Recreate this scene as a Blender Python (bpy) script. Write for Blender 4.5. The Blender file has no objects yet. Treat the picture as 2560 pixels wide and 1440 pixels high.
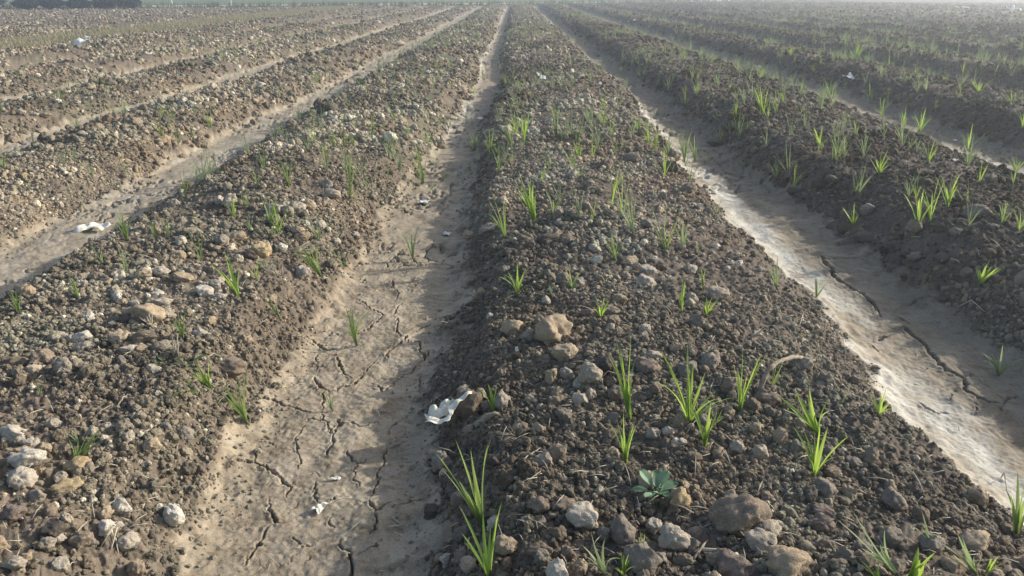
import bpy, bmesh, math, random
import numpy as np
from mathutils import Vector, Matrix, Euler, Quaternion
from mathutils import noise as mnoise

# ------------------------------------------------------------------ camera, sky, sun, exposure
scene = bpy.context.scene
COL = scene.collection
FPX, CAM_H = 1930.0, 0.932            # focal length in photo pixels, eye height above the furrow floor (m)
PITCH, YAW = math.atan(748.0 / FPX), 0.0026
cam_data = bpy.data.cameras.new('camera')
cam = bpy.data.objects.new('camera', cam_data)
COL.objects.link(cam)
cam.location = (0, 0, CAM_H)
cam.rotation_euler = (math.radians(90) - PITCH, 0, YAW)
cam_data.sensor_width = 36.0
cam_data.lens = FPX * 36.0 / 2560.0
cam_data.clip_start, cam_data.clip_end = 0.05, 4000
scene.camera = cam

SUN_AZ, SUN_EL = math.radians(70), math.radians(23)
world = bpy.data.worlds.new('World')
scene.world = world
world.use_nodes = True
wn = world.node_tree
for n in list(wn.nodes):
    wn.nodes.remove(n)
sky = wn.nodes.new('ShaderNodeTexSky')
sky.sky_type = 'NISHITA'
sky.sun_disc = False
sky.sun_elevation, sky.sun_rotation = SUN_EL, SUN_AZ
sky.air_density, sky.dust_density, sky.ozone_density = 1.0, 2.5, 1.0
bg = wn.nodes.new('ShaderNodeBackground')
bg.inputs['Strength'].default_value = 0.13
wo = wn.nodes.new('ShaderNodeOutputWorld')
wn.links.new(sky.outputs[0], bg.inputs[0])
wn.links.new(bg.outputs[0], wo.inputs[0])

sun_data = bpy.data.lights.new('sun', 'SUN')
sun_data.energy = 3.1
sun_data.angle = math.radians(1.0)
sun_data.color = (1.0, 0.965, 0.88)
sun = bpy.data.objects.new('sun', sun_data)
COL.objects.link(sun)
SUN_DIR = Vector((math.sin(SUN_AZ) * math.cos(SUN_EL), math.cos(SUN_AZ) * math.cos(SUN_EL), math.sin(SUN_EL)))
sun.rotation_euler = SUN_DIR.to_track_quat('Z', 'Y').to_euler()
sun.location = (20, 10, 20)

vs = scene.view_settings
vs.view_transform = 'Standard'
vs.look = 'None'
vs.gamma = 1.0
vs.use_curve_mapping = False
vs.exposure = 0.92

# ------------------------------------------------------------------ small tools
rng = np.random.RandomState(7)
random.seed(7)

def h2(ix, iy, seed):
    ix = ix.astype(np.int64); iy = iy.astype(np.int64)
    h = (ix * 374761393 + iy * 668265263 + seed * 974634777) & 0xFFFFFFFF
    h = ((h ^ (h >> 13)) * 1274126177) & 0xFFFFFFFF
    h = ((h ^ (h >> 16)) * 2246822519) & 0xFFFFFFFF
    return ((h ^ (h >> 15)) & 0xFFFFFF) / float(0xFFFFFF)

def vnoise(x, y, seed):
    x0 = np.floor(x); y0 = np.floor(y)
    fx = x - x0; fy = y - y0
    u = fx * fx * fx * (fx * (fx * 6 - 15) + 10); v = fy * fy * fy * (fy * (fy * 6 - 15) + 10)
    a = h2(x0, y0, seed); b = h2(x0 + 1, y0, seed); c = h2(x0, y0 + 1, seed); d = h2(x0 + 1, y0 + 1, seed)
    return ((a + (b - a) * u) * (1 - v) + (c + (d - c) * u) * v) * 2 - 1

def fbm(x, y, octv, seed, gain=0.5):
    s = 0.0; a = 1.0; t = 0.0
    for i in range(octv):
        s = s + a * vnoise(x * 2.03 ** i + 17.3 * i, y * 2.03 ** i - 9.1 * i, seed + i)
        t += a; a *= gain
    return s / t

def worley(x, y, seed):
    x0 = np.floor(x); y0 = np.floor(y)
    f1 = np.full(x.shape, 9.0); f2 = np.full(x.shape, 9.0)
    for i in (-1, 0, 1):
        for j in (-1, 0, 1):
            cx = x0 + i; cy = y0 + j
            d = np.hypot(cx + h2(cx, cy, seed) - x, cy + h2(cx, cy, seed + 51) - y)
            f2 = np.minimum(f2, np.maximum(f1, d)); f1 = np.minimum(f1, d)
    return f1, f2

def sstep(a, b, x):
    t = np.clip((x - a) / (b - a), 0, 1)
    return t * t * (3 - 2 * t)

# ------------------------------------------------------------------ the lie of the land
FUR = np.array([-5.8, -4.4, -3.05, -1.75, -0.36, 1.145, 2.87, 4.5, 6.1, 7.7, 9.3, 10.9, 12.5, 14.1, 15.7, 17.3, 18.9, 20.5, 22.1])
BX = np.array([-80, -45, -24, -19, 0, 20, 60.0]); BY = np.array([20, 34, 41, 43, 51, 66, 96.0])
BX = BX * 0.89; BY = BY * 0.89   # far edge of the field

def zones(x, y):
    """soil of this field 0..1 inside, past = distance past the far edge"""
    past = y - np.interp(x, BX, BY)
    left = sstep(-6.9, -7.5, x + 0.25 * vnoise(y * 0.35, x * 0.1, 5))
    strip = left * (1 - sstep(-8.9, -9.5, x + 0.35 * vnoise(y * 0.3, x * 0.1, 6)))
    right = sstep(22.6, 23.6, x + 0.04 * (y - 45))
    return past, left, strip, right

def land(x, y, fine=True):
    x = np.asarray(x, float); y = np.asarray(y, float)
    xm = x + 0.035 * vnoise(y * 0.55, x * 0.15, 11) - 0.05 * sstep(2.6, 6.5, y) * sstep(-1.2, -0.8, x) + 0.012 * vnoise(y * 2.1, x * 0.7, 12)
    i = np.abs(xm[..., None] - FUR).argmin(-1)
    d = xm - FUR[i]
    ad = np.abs(d)
    wob = 0.035 * fbm(x * 3.0, y * 1.6, 3, 21)
    ragged = 0.018 * vnoise(x * 17, y * 13, 23) + 0.01 * vnoise(x * 45, y * 40, 24)
    near0 = np.where(i == 4, 1.0, 0.0)
    wf = (np.where(i == 4, 0.145, np.where(i > 5, 0.14, 0.11)) + wob * 0.8) * (1 - np.where(i == 4, 0.5, np.where(i == 5, 0.3, 0.0)) * sstep(2.4, 6.0, y)) + np.where(i < 4, 0.03, 0) + ragged         # half width of the flat furrow floor
    fl = np.where(i == 4, 0.23, np.where((i >= 6) & (d < 0), 0.42, np.where((i == 5) & (d < 0), 0.30, np.where(i >= 5, 0.29, 0.25)))) + 0.05 * vnoise(x * 2.2, y * 1.3, 26)
    land.edge = ad - wf
    rise = sstep(0, 1, (ad - wf) / fl)
    H = 0.125 + 0.024 * vnoise(x * 0.7, y * 0.4, 31) - 0.025 * sstep(-1.6, -1.9, xm)
    j = np.clip(np.searchsorted(FUR, xm) - 1, 0, len(FUR) - 2)
    tt = (xm - FUR[j]) / (FUR[j + 1] - FUR[j])
    H = H + (0.04 * (1 - sstep(0.2, 0.75, tt)) - 0.03 * sstep(0.5, 0.9, tt)) * (j >= 5)      # left crests raised so their shadow fills the furrow, right sides lowered
    crown = 0.03 * sstep(0.3, 0.7, ad)
    past, left, strip, right = zones(x, y)
    inside = 1 - sstep(-1.2, 0.1, past)
    ridge = rise
    flat = np.maximum(left, right)
    ridge = ridge * (1 - flat) + 0.8 * flat
    z = ridge * H + rise * crown * (1 - flat)
    z = z * inside + 0.10 * (1 - inside)
    up = 0.20 * ((d < 0) & (i >= 5))                       # pale crust climbs the sunny foot of the ridge
    mud = (1 - sstep(0.10 + up, 0.26 + up * 1.3, ridge + (0.12 * vnoise(x * 9, y * 7, 33) + 0.10 * vnoise(x * 34, y * 28, 34)) * (ridge > 0.02))) * inside
    soil = 1 - mud
    # lumps of tilled soil, shallow swells on the mud
    rough = soil * inside * (1 - strip * 0.8)
    z = z + rough * (0.032 * fbm(x * 3.6, y * 3.6, 3, 41) + 0.012 * left * vnoise(x * 5, y * 3, 47))
    z = z + mud * (0.015 * fbm(x * 5, y * 3.4, 3, 43))
    if fine:
        f1, f2 = worley(x * 22 + 0.6 * vnoise(x * 60, y * 60, 3), y * 22, 61)
        g1, g2 = worley(x * 55, y * 55, 62)
        z = z + rough * (0.014 * (0.55 - f1) + 0.008 * (0.5 - g1) + 0.003 * vnoise(x * 160, y * 160, 63))
        mb = fbm(x * 28, y * 28, 3, 64)
        z = z + mud * (0.0036 * mb + 0.0013 * vnoise(x * 120, y * 120, 65) + 0.004 * np.maximum(0, vnoise(x * 21, y * 21, 66) - 0.55) * 2)
    return z, mud, rough

# ------------------------------------------------------------------ photo pixel -> place on the land
CM = Matrix.Translation((0, 0, CAM_H)) @ Euler((math.radians(90) - PITCH, 0, YAW)).to_matrix().to_4x4()
CR = np.array(CM.to_3x3())

def rays(px, py):
    d = np.stack([np.asarray(px, float) - 1280, -(np.asarray(py, float) - 720), np.full(np.shape(px), -FPX)], -1)
    return d @ CR.T                                       # one unit of t = one focal length of depth

def on_land(px, py):
    d = rays(px, py)
    z = np.full(d.shape[0], 0.1)
    for k in range(14):
        t = (z - CAM_H) / d[:, 2]
        x = d[:, 0] * t; y = d[:, 1] * t
        zn = land(x, y, False)[0]
        z = 0.5 * z + 0.5 * zn
    t = (z - CAM_H) / d[:, 2]
    x = d[:, 0] * t; y = d[:, 1] * t
    return np.stack([x, y, land(x, y, True)[0]], -1), t   # t = metres per photo pixel there

def pix(px, py):
    p, t = on_land(np.array([px]), np.array([py]))
    return Vector(p[0]), float(t[0])

def pix_many(lst):
    a = np.array(lst, float)
    return on_land(a[:, 0], a[:, 1])

def at_depth(px, py, depth_y):
    d = rays(np.array([px]), np.array([py]))[0]
    t = depth_y / d[1]
    return Vector((d[0] * t, depth_y, CAM_H + d[2] * t))

# ------------------------------------------------------------------ materials
def nmat(name):
    m = bpy.data.materials.new(name)
    m.use_nodes = True
    nt = m.node_tree
    for n in list(nt.nodes):
        nt.nodes.remove(n)
    out = nt.nodes.new('ShaderNodeOutputMaterial')
    return m, nt, out

def N(nt, typ, **kw):
    n = nt.nodes.new(typ)
    for k, v in kw.items():
        setattr(n, k, v)
    return n

def ramp(nt, fac, stops):
    r = N(nt, 'ShaderNodeValToRGB')
    cr = r.color_ramp
    while len(cr.elements) < len(stops):
        cr.elements.new(0.5)
    for e, (p, c) in zip(cr.elements, stops):
        e.position = p
        e.color = (*c, 1)
    nt.links.new(fac, r.inputs[0])
    return r.outputs[0]

def noise_tex(nt, scale, detail=4, rough=0.6, vec=None):
    n = N(nt, 'ShaderNodeTexNoise')
    n.inputs['Scale'].default_value = scale
    n.inputs['Detail'].default_value = detail
    n.inputs['Roughness'].default_value = rough
    if vec is not None:
        nt.links.new(vec, n.inputs['Vector'])
    return n.outputs['Fac']

def mixc(nt, fac, a, b, mode='MIX'):
    m = N(nt, 'ShaderNodeMix', data_type='RGBA', blend_type=mode)
    for s, v in ((m.inputs[0], fac), (m.inputs[6], a), (m.inputs[7], b)):
        if isinstance(v, (int, float)):
            s.default_value = v
        elif isinstance(v, tuple):
            s.default_value = (*v, 1)
        else:
            nt.links.new(v, s)
    return m.outputs[2]

def mth(nt, op, a, b=None, clamp=False):
    m = N(nt, 'ShaderNodeMath', operation=op, use_clamp=clamp)
    for s, v in ((m.inputs[0], a), (m.inputs[1], b)):
        if v is None:
            continue
        if isinstance(v, (int, float)):
            s.default_value = v
        else:
            nt.links.new(v, s)
    return m.outputs[0]

def principled(nt, out, col, rough=0.9, bump=None, spec=0.2):
    p = N(nt, 'ShaderNodeBsdfPrincipled')
    if isinstance(col, tuple):
        p.inputs['Base Color'].default_value = (*col, 1)
    else:
        nt.links.new(col, p.inputs['Base Color'])
    p.inputs['Roughness'].default_value = rough
    p.inputs['Specular IOR Level'].default_value = spec
    if bump is not None:
        nt.links.new(bump, p.inputs['Normal'])
    nt.links.new(p.outputs[0], out.inputs[0])
    return p

def bump(nt, h, strength, dist, chain=None):
    b = N(nt, 'ShaderNodeBump')
    b.inputs['Strength'].default_value = strength
    b.inputs['Distance'].default_value = dist
    nt.links.new(h, b.inputs['Height'])
    if chain is not None:
        nt.links.new(chain, b.inputs['Normal'])
    return b.outputs[0]

def attr(nt, name, kind='GEOMETRY'):
    a = N(nt, 'ShaderNodeAttribute', attribute_type=kind, attribute_name=name)
    return a.outputs['Fac']

def soil_material():
    m, nt, out = nmat('tilled_soil')
    tc = N(nt, 'ShaderNodeTexCoord').outputs['Object']
    a_mud, a_dry_lit, a_green, a_straw = attr(nt, 'mud'), attr(nt, 'dry'), attr(nt, 'green'), attr(nt, 'straw')
    n1 = noise_tex(nt, 9, 5, 0.65, tc)
    n2 = noise_tex(nt, 90, 4, 0.7, tc)
    n3 = noise_tex(nt, 420, 2, 0.6, tc)
    soil_f = mth(nt, 'ADD', mth(nt, 'MULTIPLY', n2, 0.55), mth(nt, 'MULTIPLY', n1, 0.45))
    dark = ramp(nt, soil_f, [(0.3, (0.045, 0.037, 0.031)), (0.52, (0.095, 0.078, 0.064)), (0.72, (0.165, 0.138, 0.113))])
    dry = ramp(nt, soil_f, [(0.3, (0.075, 0.059, 0.043)), (0.52, (0.15, 0.12, 0.088)), (0.72, (0.255, 0.21, 0.158))])  # dry soil colour, also the lit side of the painted backlit shade
    soil = mixc(nt, a_dry_lit, dark, dry)  # dark soil colour also carries some of the backlit shade
    mudf = mth(nt, 'ADD', mth(nt, 'MULTIPLY', n1, 0.7), mth(nt, 'MULTIPLY', n3, 0.3))
    mud = ramp(nt, mudf, [(0.28, (0.20, 0.157, 0.108)), (0.48, (0.305, 0.25, 0.177)), (0.68, (0.40, 0.338, 0.25))])
    mud_fine = ramp(nt, noise_tex(nt, 200, 3, 0.85, tc), [(0.34, (0.5, 0.48, 0.45)), (0.5, (1, 1, 1))])
    blot = ramp(nt, noise_tex(nt, 22, 4, 0.7, tc), [(0.36, (0.66, 0.62, 0.57)), (0.5, (1, 1, 1))])
    mud = mixc(nt, 0.8, mud, blot, 'MULTIPLY')
    mud = mixc(nt, 0.7, mud, mud_fine, 'MULTIPLY')
    mud = mixc(nt, attr(nt, 'crust'), mud, ramp(nt, n2, [(0.3, (0.34, 0.315, 0.26)), (0.65, (0.58, 0.55, 0.475))]))
    mud = mixc(nt, mth(nt, 'MULTIPLY', attr(nt, 'shade_tint'), 0.8), mud, mixc(nt, 1.0, mud, (0.60, 0.63, 0.67), 'MULTIPLY'))  # greys the mud colour to imitate the ridge's shadow
    col = mixc(nt, a_mud, soil, mud)
    straw = ramp(nt, n2, [(0.3, (0.20, 0.17, 0.09)), (0.7, (0.38, 0.33, 0.19))])
    col = mixc(nt, a_straw, col, straw)
    grass = ramp(nt, n2, [(0.3, (0.045, 0.065, 0.03)), (0.7, (0.13, 0.16, 0.075))])
    col = mixc(nt, a_green, col, grass)
    b = bump(nt, n3, 0.5, 0.0025)
    b = bump(nt, n2, 0.35, 0.006, b)
    principled(nt, out, col, 0.95, b, 0.15)
    return m

def clod_material(name, stops, fine=70.0, instanced=False):
    m, nt, out = nmat(name)
    tc = N(nt, 'ShaderNodeTexCoord').outputs['Object']
    if instanced:
        geo = N(nt, 'ShaderNodeNewGeometry').outputs['Position']
        n1 = noise_tex(nt, 110, 3, 0.7, geo)
        tone = attr(nt, 'tone', 'INSTANCER')
        f = mth(nt, 'ADD', tone, mth(nt, 'MULTIPLY', mth(nt, 'SUBTRACT', n1, 0.5), 0.45))
        n2 = noise_tex(nt, 380, 2, 0.6, geo)
        col = ramp(nt, f, stops)
        hue = noise_tex(nt, 2.3, 3, 0.6, geo)
        col = mixc(nt, 1.0, col, ramp(nt, hue, [(0.35, (1.07, 0.98, 0.87)), (0.5, (1.0, 1.0, 0.95)), (0.65, (0.93, 1.0, 0.94))]), 'MULTIPLY')
        b = bump(nt, n2, 0.5, 0.002)
    else:
        oi = N(nt, 'ShaderNodeObjectInfo').outputs['Random']
        n1 = noise_tex(nt, 2.6, 6, 0.75, tc)
        n2 = noise_tex(nt, 14, 4, 0.7, tc)
        f = mth(nt, 'ADD', mth(nt, 'MULTIPLY', n1, 0.55), mth(nt, 'MULTIPLY', n2, 0.45))
        f = mth(nt, 'ADD', f, mth(nt, 'MULTIPLY', mth(nt, 'SUBTRACT', oi, 0.5), 0.14))
        col = ramp(nt, f, stops)
        geo = N(nt, 'ShaderNodeNewGeometry').outputs['Position']
        n3 = noise_tex(nt, 330, 2, 0.6, geo)
        b = bump(nt, n3, 0.8, 0.003)
        b = bump(nt, n2, 0.7, 0.0035, b)
    principled(nt, out, col, 0.95, b, 0.15)
    return m

def leaf_material(name, base, trans, fac=0.45):
    m, nt, out = nmat(name)
    tc = N(nt, 'ShaderNodeTexCoord').outputs['Object']
    n = noise_tex(nt, 40, 2, 0.5, tc)
    oi = N(nt, 'ShaderNodeObjectInfo').outputs['Random']
    f = mth(nt, 'ADD', mth(nt, 'MULTIPLY', n, 0.4), mth(nt, 'MULTIPLY', oi, 0.6))
    c = mixc(nt, f, tuple(v * 0.7 for v in base), tuple(min(1, v * 1.35) for v in base))
    p = N(nt, 'ShaderNodeBsdfPrincipled')
    nt.links.new(c, p.inputs['Base Color'])
    p.inputs['Roughness'].default_value = 0.5
    p.inputs['Specular IOR Level'].default_value = 0.3
    t = N(nt, 'ShaderNodeBsdfTranslucent')
    t.inputs[0].default_value = (*trans, 1)
    mx = N(nt, 'ShaderNodeMixShader')
    mx.inputs[0].default_value = fac
    nt.links.new(p.outputs[0], mx.inputs[1]); nt.links.new(t.outputs[0], mx.inputs[2])
    nt.links.new(mx.outputs[0], out.inputs[0])
    return m

def plain(name, c1, c2, scale=30, rough=0.8, bs=0.3, bd=0.004):
    m, nt, out = nmat(name)
    tc = N(nt, 'ShaderNodeTexCoord').outputs['Object']
    n = noise_tex(nt, scale, 5, 0.65, tc)
    col = ramp(nt, n, [(0.3, c1), (0.7, c2)])
    principled(nt, out, col, rough, bump(nt, n, bs, bd), 0.2)
    return m

M = {}
M['soil'] = soil_material()
TONES = {
    'pale':  [(0.30, (0.17, 0.138, 0.102)), (0.48, (0.35, 0.30, 0.235)), (0.68, (0.52, 0.46, 0.37))],
    'white': [(0.30, (0.22, 0.18, 0.135)), (0.48, (0.44, 0.39, 0.315)), (0.66, (0.62, 0.575, 0.485))],
    'tan':   [(0.28, (0.19, 0.145, 0.095)), (0.5, (0.34, 0.265, 0.18)), (0.72, (0.47, 0.385, 0.275))],
    'brown': [(0.28, (0.10, 0.077, 0.055)), (0.5, (0.20, 0.158, 0.115)), (0.72, (0.32, 0.26, 0.195))],
    'grey':  [(0.28, (0.12, 0.10, 0.077)), (0.5, (0.225, 0.193, 0.153)), (0.72, (0.35, 0.305, 0.25))],
    'dark':  [(0.28, (0.05, 0.042, 0.035)), (0.5, (0.10, 0.084, 0.069)), (0.72, (0.18, 0.155, 0.13))],
    'ochre': [(0.28, (0.21, 0.145, 0.075)), (0.5, (0.37, 0.28, 0.16)), (0.72, (0.50, 0.40, 0.26))],
    'mauve': [(0.28, (0.10, 0.077, 0.062)), (0.5, (0.19, 0.15, 0.122)), (0.72, (0.30, 0.245, 0.205))],
}
for k, v in TONES.items():
    M[k] = clod_material('clod_' + k, v)
M['crumb'] = clod_material('soil_crumb', [(0.0, (0.035, 0.029, 0.024)), (0.3, (0.105, 0.086, 0.066)), (0.6, (0.25, 0.210, 0.160)),
                                          (0.85, (0.47, 0.415, 0.33)), (1.0, (0.64, 0.585, 0.485))], instanced=True)
M['leaf_bright'] = leaf_material('leaf_bright', (0.13, 0.215, 0.05), (0.36, 0.50, 0.09), 0.52)
M['leaf_green'] = leaf_material('leaf_green', (0.125, 0.18, 0.06), (0.28, 0.38, 0.10), 0.45)
M['leaf_dull'] = leaf_material('leaf_dull', (0.175, 0.225, 0.11), (0.28, 0.36, 0.16), 0.4)
M['leaf_blue'] = leaf_material('leaf_blue', (0.15, 0.235, 0.145), (0.2, 0.32, 0.15), 0.25)
M['straw'] = leaf_material('straw', (0.44, 0.385, 0.29), (0.38, 0.33, 0.22), 0.2)
M['dry_grass'] = leaf_material('dry_grass', (0.31, 0.28, 0.175), (0.28, 0.25, 0.14), 0.3)
M['verge'] = leaf_material('verge_grass', (0.06, 0.08, 0.035), (0.08, 0.11, 0.04), 0.25)
M['bush'] = leaf_material('bush_leaf', (0.03, 0.038, 0.026), (0.04, 0.05, 0.02), 0.15)
M['rag'] = plain('torn_cloth', (0.46, 0.42, 0.32), (0.82, 0.79, 0.68), 45, 0.75)
M['plastic'] = plain('white_plastic', (0.40, 0.37, 0.32), (0.78, 0.76, 0.72), 45, 0.55)
M['root'] = plain('dry_root', (0.15, 0.12, 0.085), (0.34, 0.29, 0.22), 60, 0.9, 0.6)
M['path'] = plain('dirt_path', (0.44, 0.41, 0.35), (0.58, 0.55, 0.48), 1.5, 0.95)
M['post'] = plain('white_post', (0.70, 0.70, 0.67), (0.82, 0.82, 0.80), 10, 0.6)
M['bark'] = plain('bark', (0.07, 0.055, 0.04), (0.16, 0.13, 0.10), 20, 0.9)

# ------------------------------------------------------------------ mesh helpers
def mesh_from(name, verts, faces, mats=(), smooth=True):
    me = bpy.data.meshes.new(name)
    me.from_pydata([tuple(v) for v in verts], [], faces)
    for m in mats:
        me.materials.append(m)
    if smooth:
        me.polygons.foreach_set('use_smooth', np.ones(len(me.polygons), bool))
    me.update()
    return me

def grid_mesh(name, X, Y, Z, attrs, mat, keep=None):
    nr, nc = X.shape
    v = np.stack([X, Y, Z], -1).reshape(-1, 3).astype(np.float32)
    idx = np.arange(nr * nc).reshape(nr, nc)
    q = np.stack([idx[:-1, :-1], idx[:-1, 1:], idx[1:, 1:], idx[1:, :-1]], -1).reshape(-1, 4)
    if keep is not None:
        q = q[keep.reshape(-1)]
    me = bpy.data.meshes.new(name)
    me.vertices.add(len(v)); me.vertices.foreach_set('co', v.reshape(-1))
    me.loops.add(q.size); me.loops.foreach_set('vertex_index', q.reshape(-1).astype(np.int32))
    me.polygons.add(len(q))
    me.polygons.foreach_set('loop_start', np.arange(0, q.size, 4, dtype=np.int32))
    me.polygons.foreach_set('use_smooth', np.ones(len(q), bool))
    me.update(calc_edges=True)
    for k, a in attrs.items():
        at = me.attributes.new(k, 'FLOAT', 'POINT')
        at.data.foreach_set('value', a.reshape(-1).astype(np.float32))
    me.materials.append(mat)
    return me

def add(name, data, loc=(0, 0, 0), rot=(0, 0, 0), scale=(1, 1, 1), parent=None):
    o = bpy.data.objects.new(name, data)
    COL.objects.link(o)
    o.location = loc; o.rotation_euler = rot; o.scale = scale
    if parent is not None:
        o.parent = parent
    return o

def tag(o, label=None, cat=None, group=None, kind=None):
    if label: o['label'] = label
    if cat: o['category'] = cat
    if group: o['group'] = group
    if kind: o['kind'] = kind
    return o

def set_mat(o, m):
    o.material_slots[0].link = 'OBJECT'
    o.material_slots[0].material = m

# ------------------------------------------------------------------ cracks, read off the photograph (zoomed 3.6 x from each corner)
CRACKS = [
 (600, 1040, [
  (8, [(-80,420),(-30,408),(0,410),(40,408),(75,428),(120,425),(210,465),(260,500),(340,530),(360,580),(400,615),(455,640),(430,690),(405,730)]),
  (4, [(118,420),(135,370),(150,330),(155,300)]), (3, [(455,640),(520,600)]),
  (7, [(265,735),(265,840),(290,920),(330,965),(395,972)]), (2.5, [(0,1030),(60,1015),(130,1010)]),
  (7, [(30,1340),(110,1240),(150,1170),(205,1080),(240,1020),(270,995)]), (3, [(150,1170),(180,1160),(210,1185)]),
  (4, [(400,1095),(460,1100),(510,1160),(560,1180),(610,1160),(680,1170)]),
  (8, [(890,1120),(910,1180),(980,1220),(990,1300),(1000,1370),(985,1440),(995,1500)]),
  (5, [(1010,1265),(1070,1240),(1140,1220),(1200,1180),(1240,1165),(1280,1100)]),
  (8, [(1150,745),(1180,790),(1240,840),(1260,820),(1360,775)]), (6, [(1240,840),(1215,910),(1215,1020),(1170,1060)]),
  (8, [(1340,825),(1440,800),(1530,785),(1610,770),(1680,745)]), (5, [(1680,745),(1700,720),(1760,690)]),
  (5, [(1150,745),(1205,690),(1225,620),(1250,500),(1285,430),(1300,330),(1325,300)]),
  (2.5, [(1325,300),(1340,170),(1380,70),(1480,0)]), (5, [(1325,300),(1400,290),(1440,250),(1530,210)]),
  (7, [(970,310),(985,360),(1010,400),(1050,420)]), (3.5, [(1050,420),(1030,480),(1025,560),(1075,620),(1078,660)]),
  (2.5, [(1050,430),(1130,400),(1190,378)]), (6, [(880,30),(910,75),(860,120),(845,170),(830,260),(790,320),(780,350),(710,380)]),
  (4, [(910,75),(1000,60),(1070,85),(1140,98),(1175,70),(1260,65)]), (5, [(590,30),(660,45),(740,35),(750,0)]),
  (5, [(745,30),(790,80),(785,130),(830,155)]), (4, [(580,80),(545,140),(495,200),(515,260),(520,340),(550,400),(550,430),(510,470)]),
  (2.5, [(515,295),(415,320)]), (4, [(150,200),(210,235),(270,240),(330,280)]),
  (6, [(685,600),(685,650),(660,720),(690,770),(710,795)]), (5, [(660,715),(580,700)]), (4, [(810,770),(870,740),(920,725)]),
  (3, [(1050,765),(1140,770)]), (3, [(950,775),(1020,805)]), (6, [(820,900),(815,980),(840,1010)]),
  (3, [(395,1345),(460,1290),(490,1230)]), (2.5, [(590,1330),(610,1260),(660,1190)]), (3, [(930,490),(990,440)]),
  (2.5, [(560,540),(690,520),(715,580)]), (2.5, [(430,880),(500,810),(560,750)])]),
 (600, 700, [
  (6, [(590,500),(640,545),(690,580),(730,620),(775,632),(890,632)]), (2.5, [(890,632),(960,610),(1010,590)]),
  (6, [(880,680),(885,750),(910,790),(930,840),(1005,895)]), (5, [(690,680),(680,740),(710,830)]),
  (7, [(670,880),(700,950),(730,985),(800,1000),(860,990),(930,965),(1000,950),(1070,900),(1120,850)]),
  (4, [(1120,850),(1150,780),(1240,720)]), (6, [(670,980),(730,990)]), (6, [(750,1000),(755,1070),(735,1190)]),
  (4, [(735,1190),(750,1230),(720,1270),(590,1255)]),
  (7, [(150,1060),(200,1065),(300,1070),(340,1100),(400,1135),(450,1135),(510,1170),(600,1200),(630,1205)]), (3, [(310,1070),(315,980)]),
  (5, [(800,470),(850,495),(910,495),(1000,485),(1060,485),(1120,455),(1170,440),(1190,400),(1240,365),(1290,320)]),
  (4, [(1045,170),(1120,205),(1160,255),(1220,280),(1290,315),(1370,320),(1410,260),(1460,210)]),
  (4, [(1370,320),(1420,360),(1415,460),(1440,520)]),
  (6, [(1320,720),(1320,670),(1350,630),(1410,590),(1460,545),(1500,500),(1560,460),(1640,440),(1710,400)]),
  (6, [(1500,540),(1540,555),(1610,555),(1620,650),(1655,690),(1650,735)]), (4, [(1655,690),(1710,640),(1790,635)]),
  (4.5, [(1650,735),(1590,780),(1530,840),(1470,855),(1420,900),(1370,950),(1270,1005),(1240,960),(1180,930)]),
  (4, [(1605,870),(1620,930),(1620,1010)]), (2.5, [(1620,970),(1740,950)]), (6, [(1640,1145),(1680,1115),(1740,1090)]),
  (3, [(1600,1060),(1665,1085)]), (5, [(1650,330),(1670,370)]), (3, [(1740,360),(1840,335),(1890,310)]),
  (6, [(1360,0),(1380,60),(1350,75)]), (3, [(1380,60),(1430,130),(1390,200)]), (2.5, [(1430,130),(1520,80)]),
  (3, [(1665,150),(1700,230)]), (3, [(1380,1310),(1450,1260),(1560,1190)]), (2.5, [(1560,70),(1610,30),(1690,0)])]),
 (1860, 640, [
  (6, [(700,0),(720,60),(790,110),(790,170),(860,230),(930,265),(990,310),(1060,350),(1120,390),(1170,450),(1215,510),(1220,550)]),
  (4, [(720,35),(900,25),(1100,20),(1200,30)]), (6, [(1490,460),(1540,405),(1620,380),(1740,370)]),
  (4.5, [(1320,530),(1390,550),(1430,580),(1510,610)]),
  (6.5, [(1435,640),(1480,690),(1560,750),(1640,810),(1660,860),(1710,900),(1740,950),(1810,1025),(1890,1060),(1960,1090),(2000,1140),(1990,1210),(2060,1250),(2130,1290),(2200,1310),(2340,1335)]),
  (4, [(1950,1080),(2050,1070)]), (5, [(2340,1320),(2370,1290),(2450,1270)]), (4, [(2340,1335),(2290,1390)]),
  (5, [(2080,1320),(2080,1430)]), (6, [(1195,775),(1230,735),(1310,725)]), (4, [(1100,790),(1160,810),(1220,860)]),
  (5, [(1570,1320),(1650,1370),(1730,1415),(1830,1405)]), (4, [(1850,1250),(1865,1320)])]),
]
SEG = []
for ox, oy, lst in CRACKS:
    for w, pl in lst:
        w = w * (1.5 if ox == 1860 else 1.0)
        p, t = pix_many([(ox + a / 3.6, oy + b / 3.6) for a, b in pl])
        for k in range(len(pl) - 1):
            # taper to the loose ends
            e0 = 0.35 if k == 0 else 1.0
            e1 = 0.35 if k == len(pl) - 2 else 1.0
            SEG.append((p[k, 0], p[k, 1], p[k + 1, 0], p[k + 1, 1], w * t[k] * 0.76 * e0, w * t[k + 1] * 0.76 * e1))
SEG = np.array(SEG)

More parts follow.
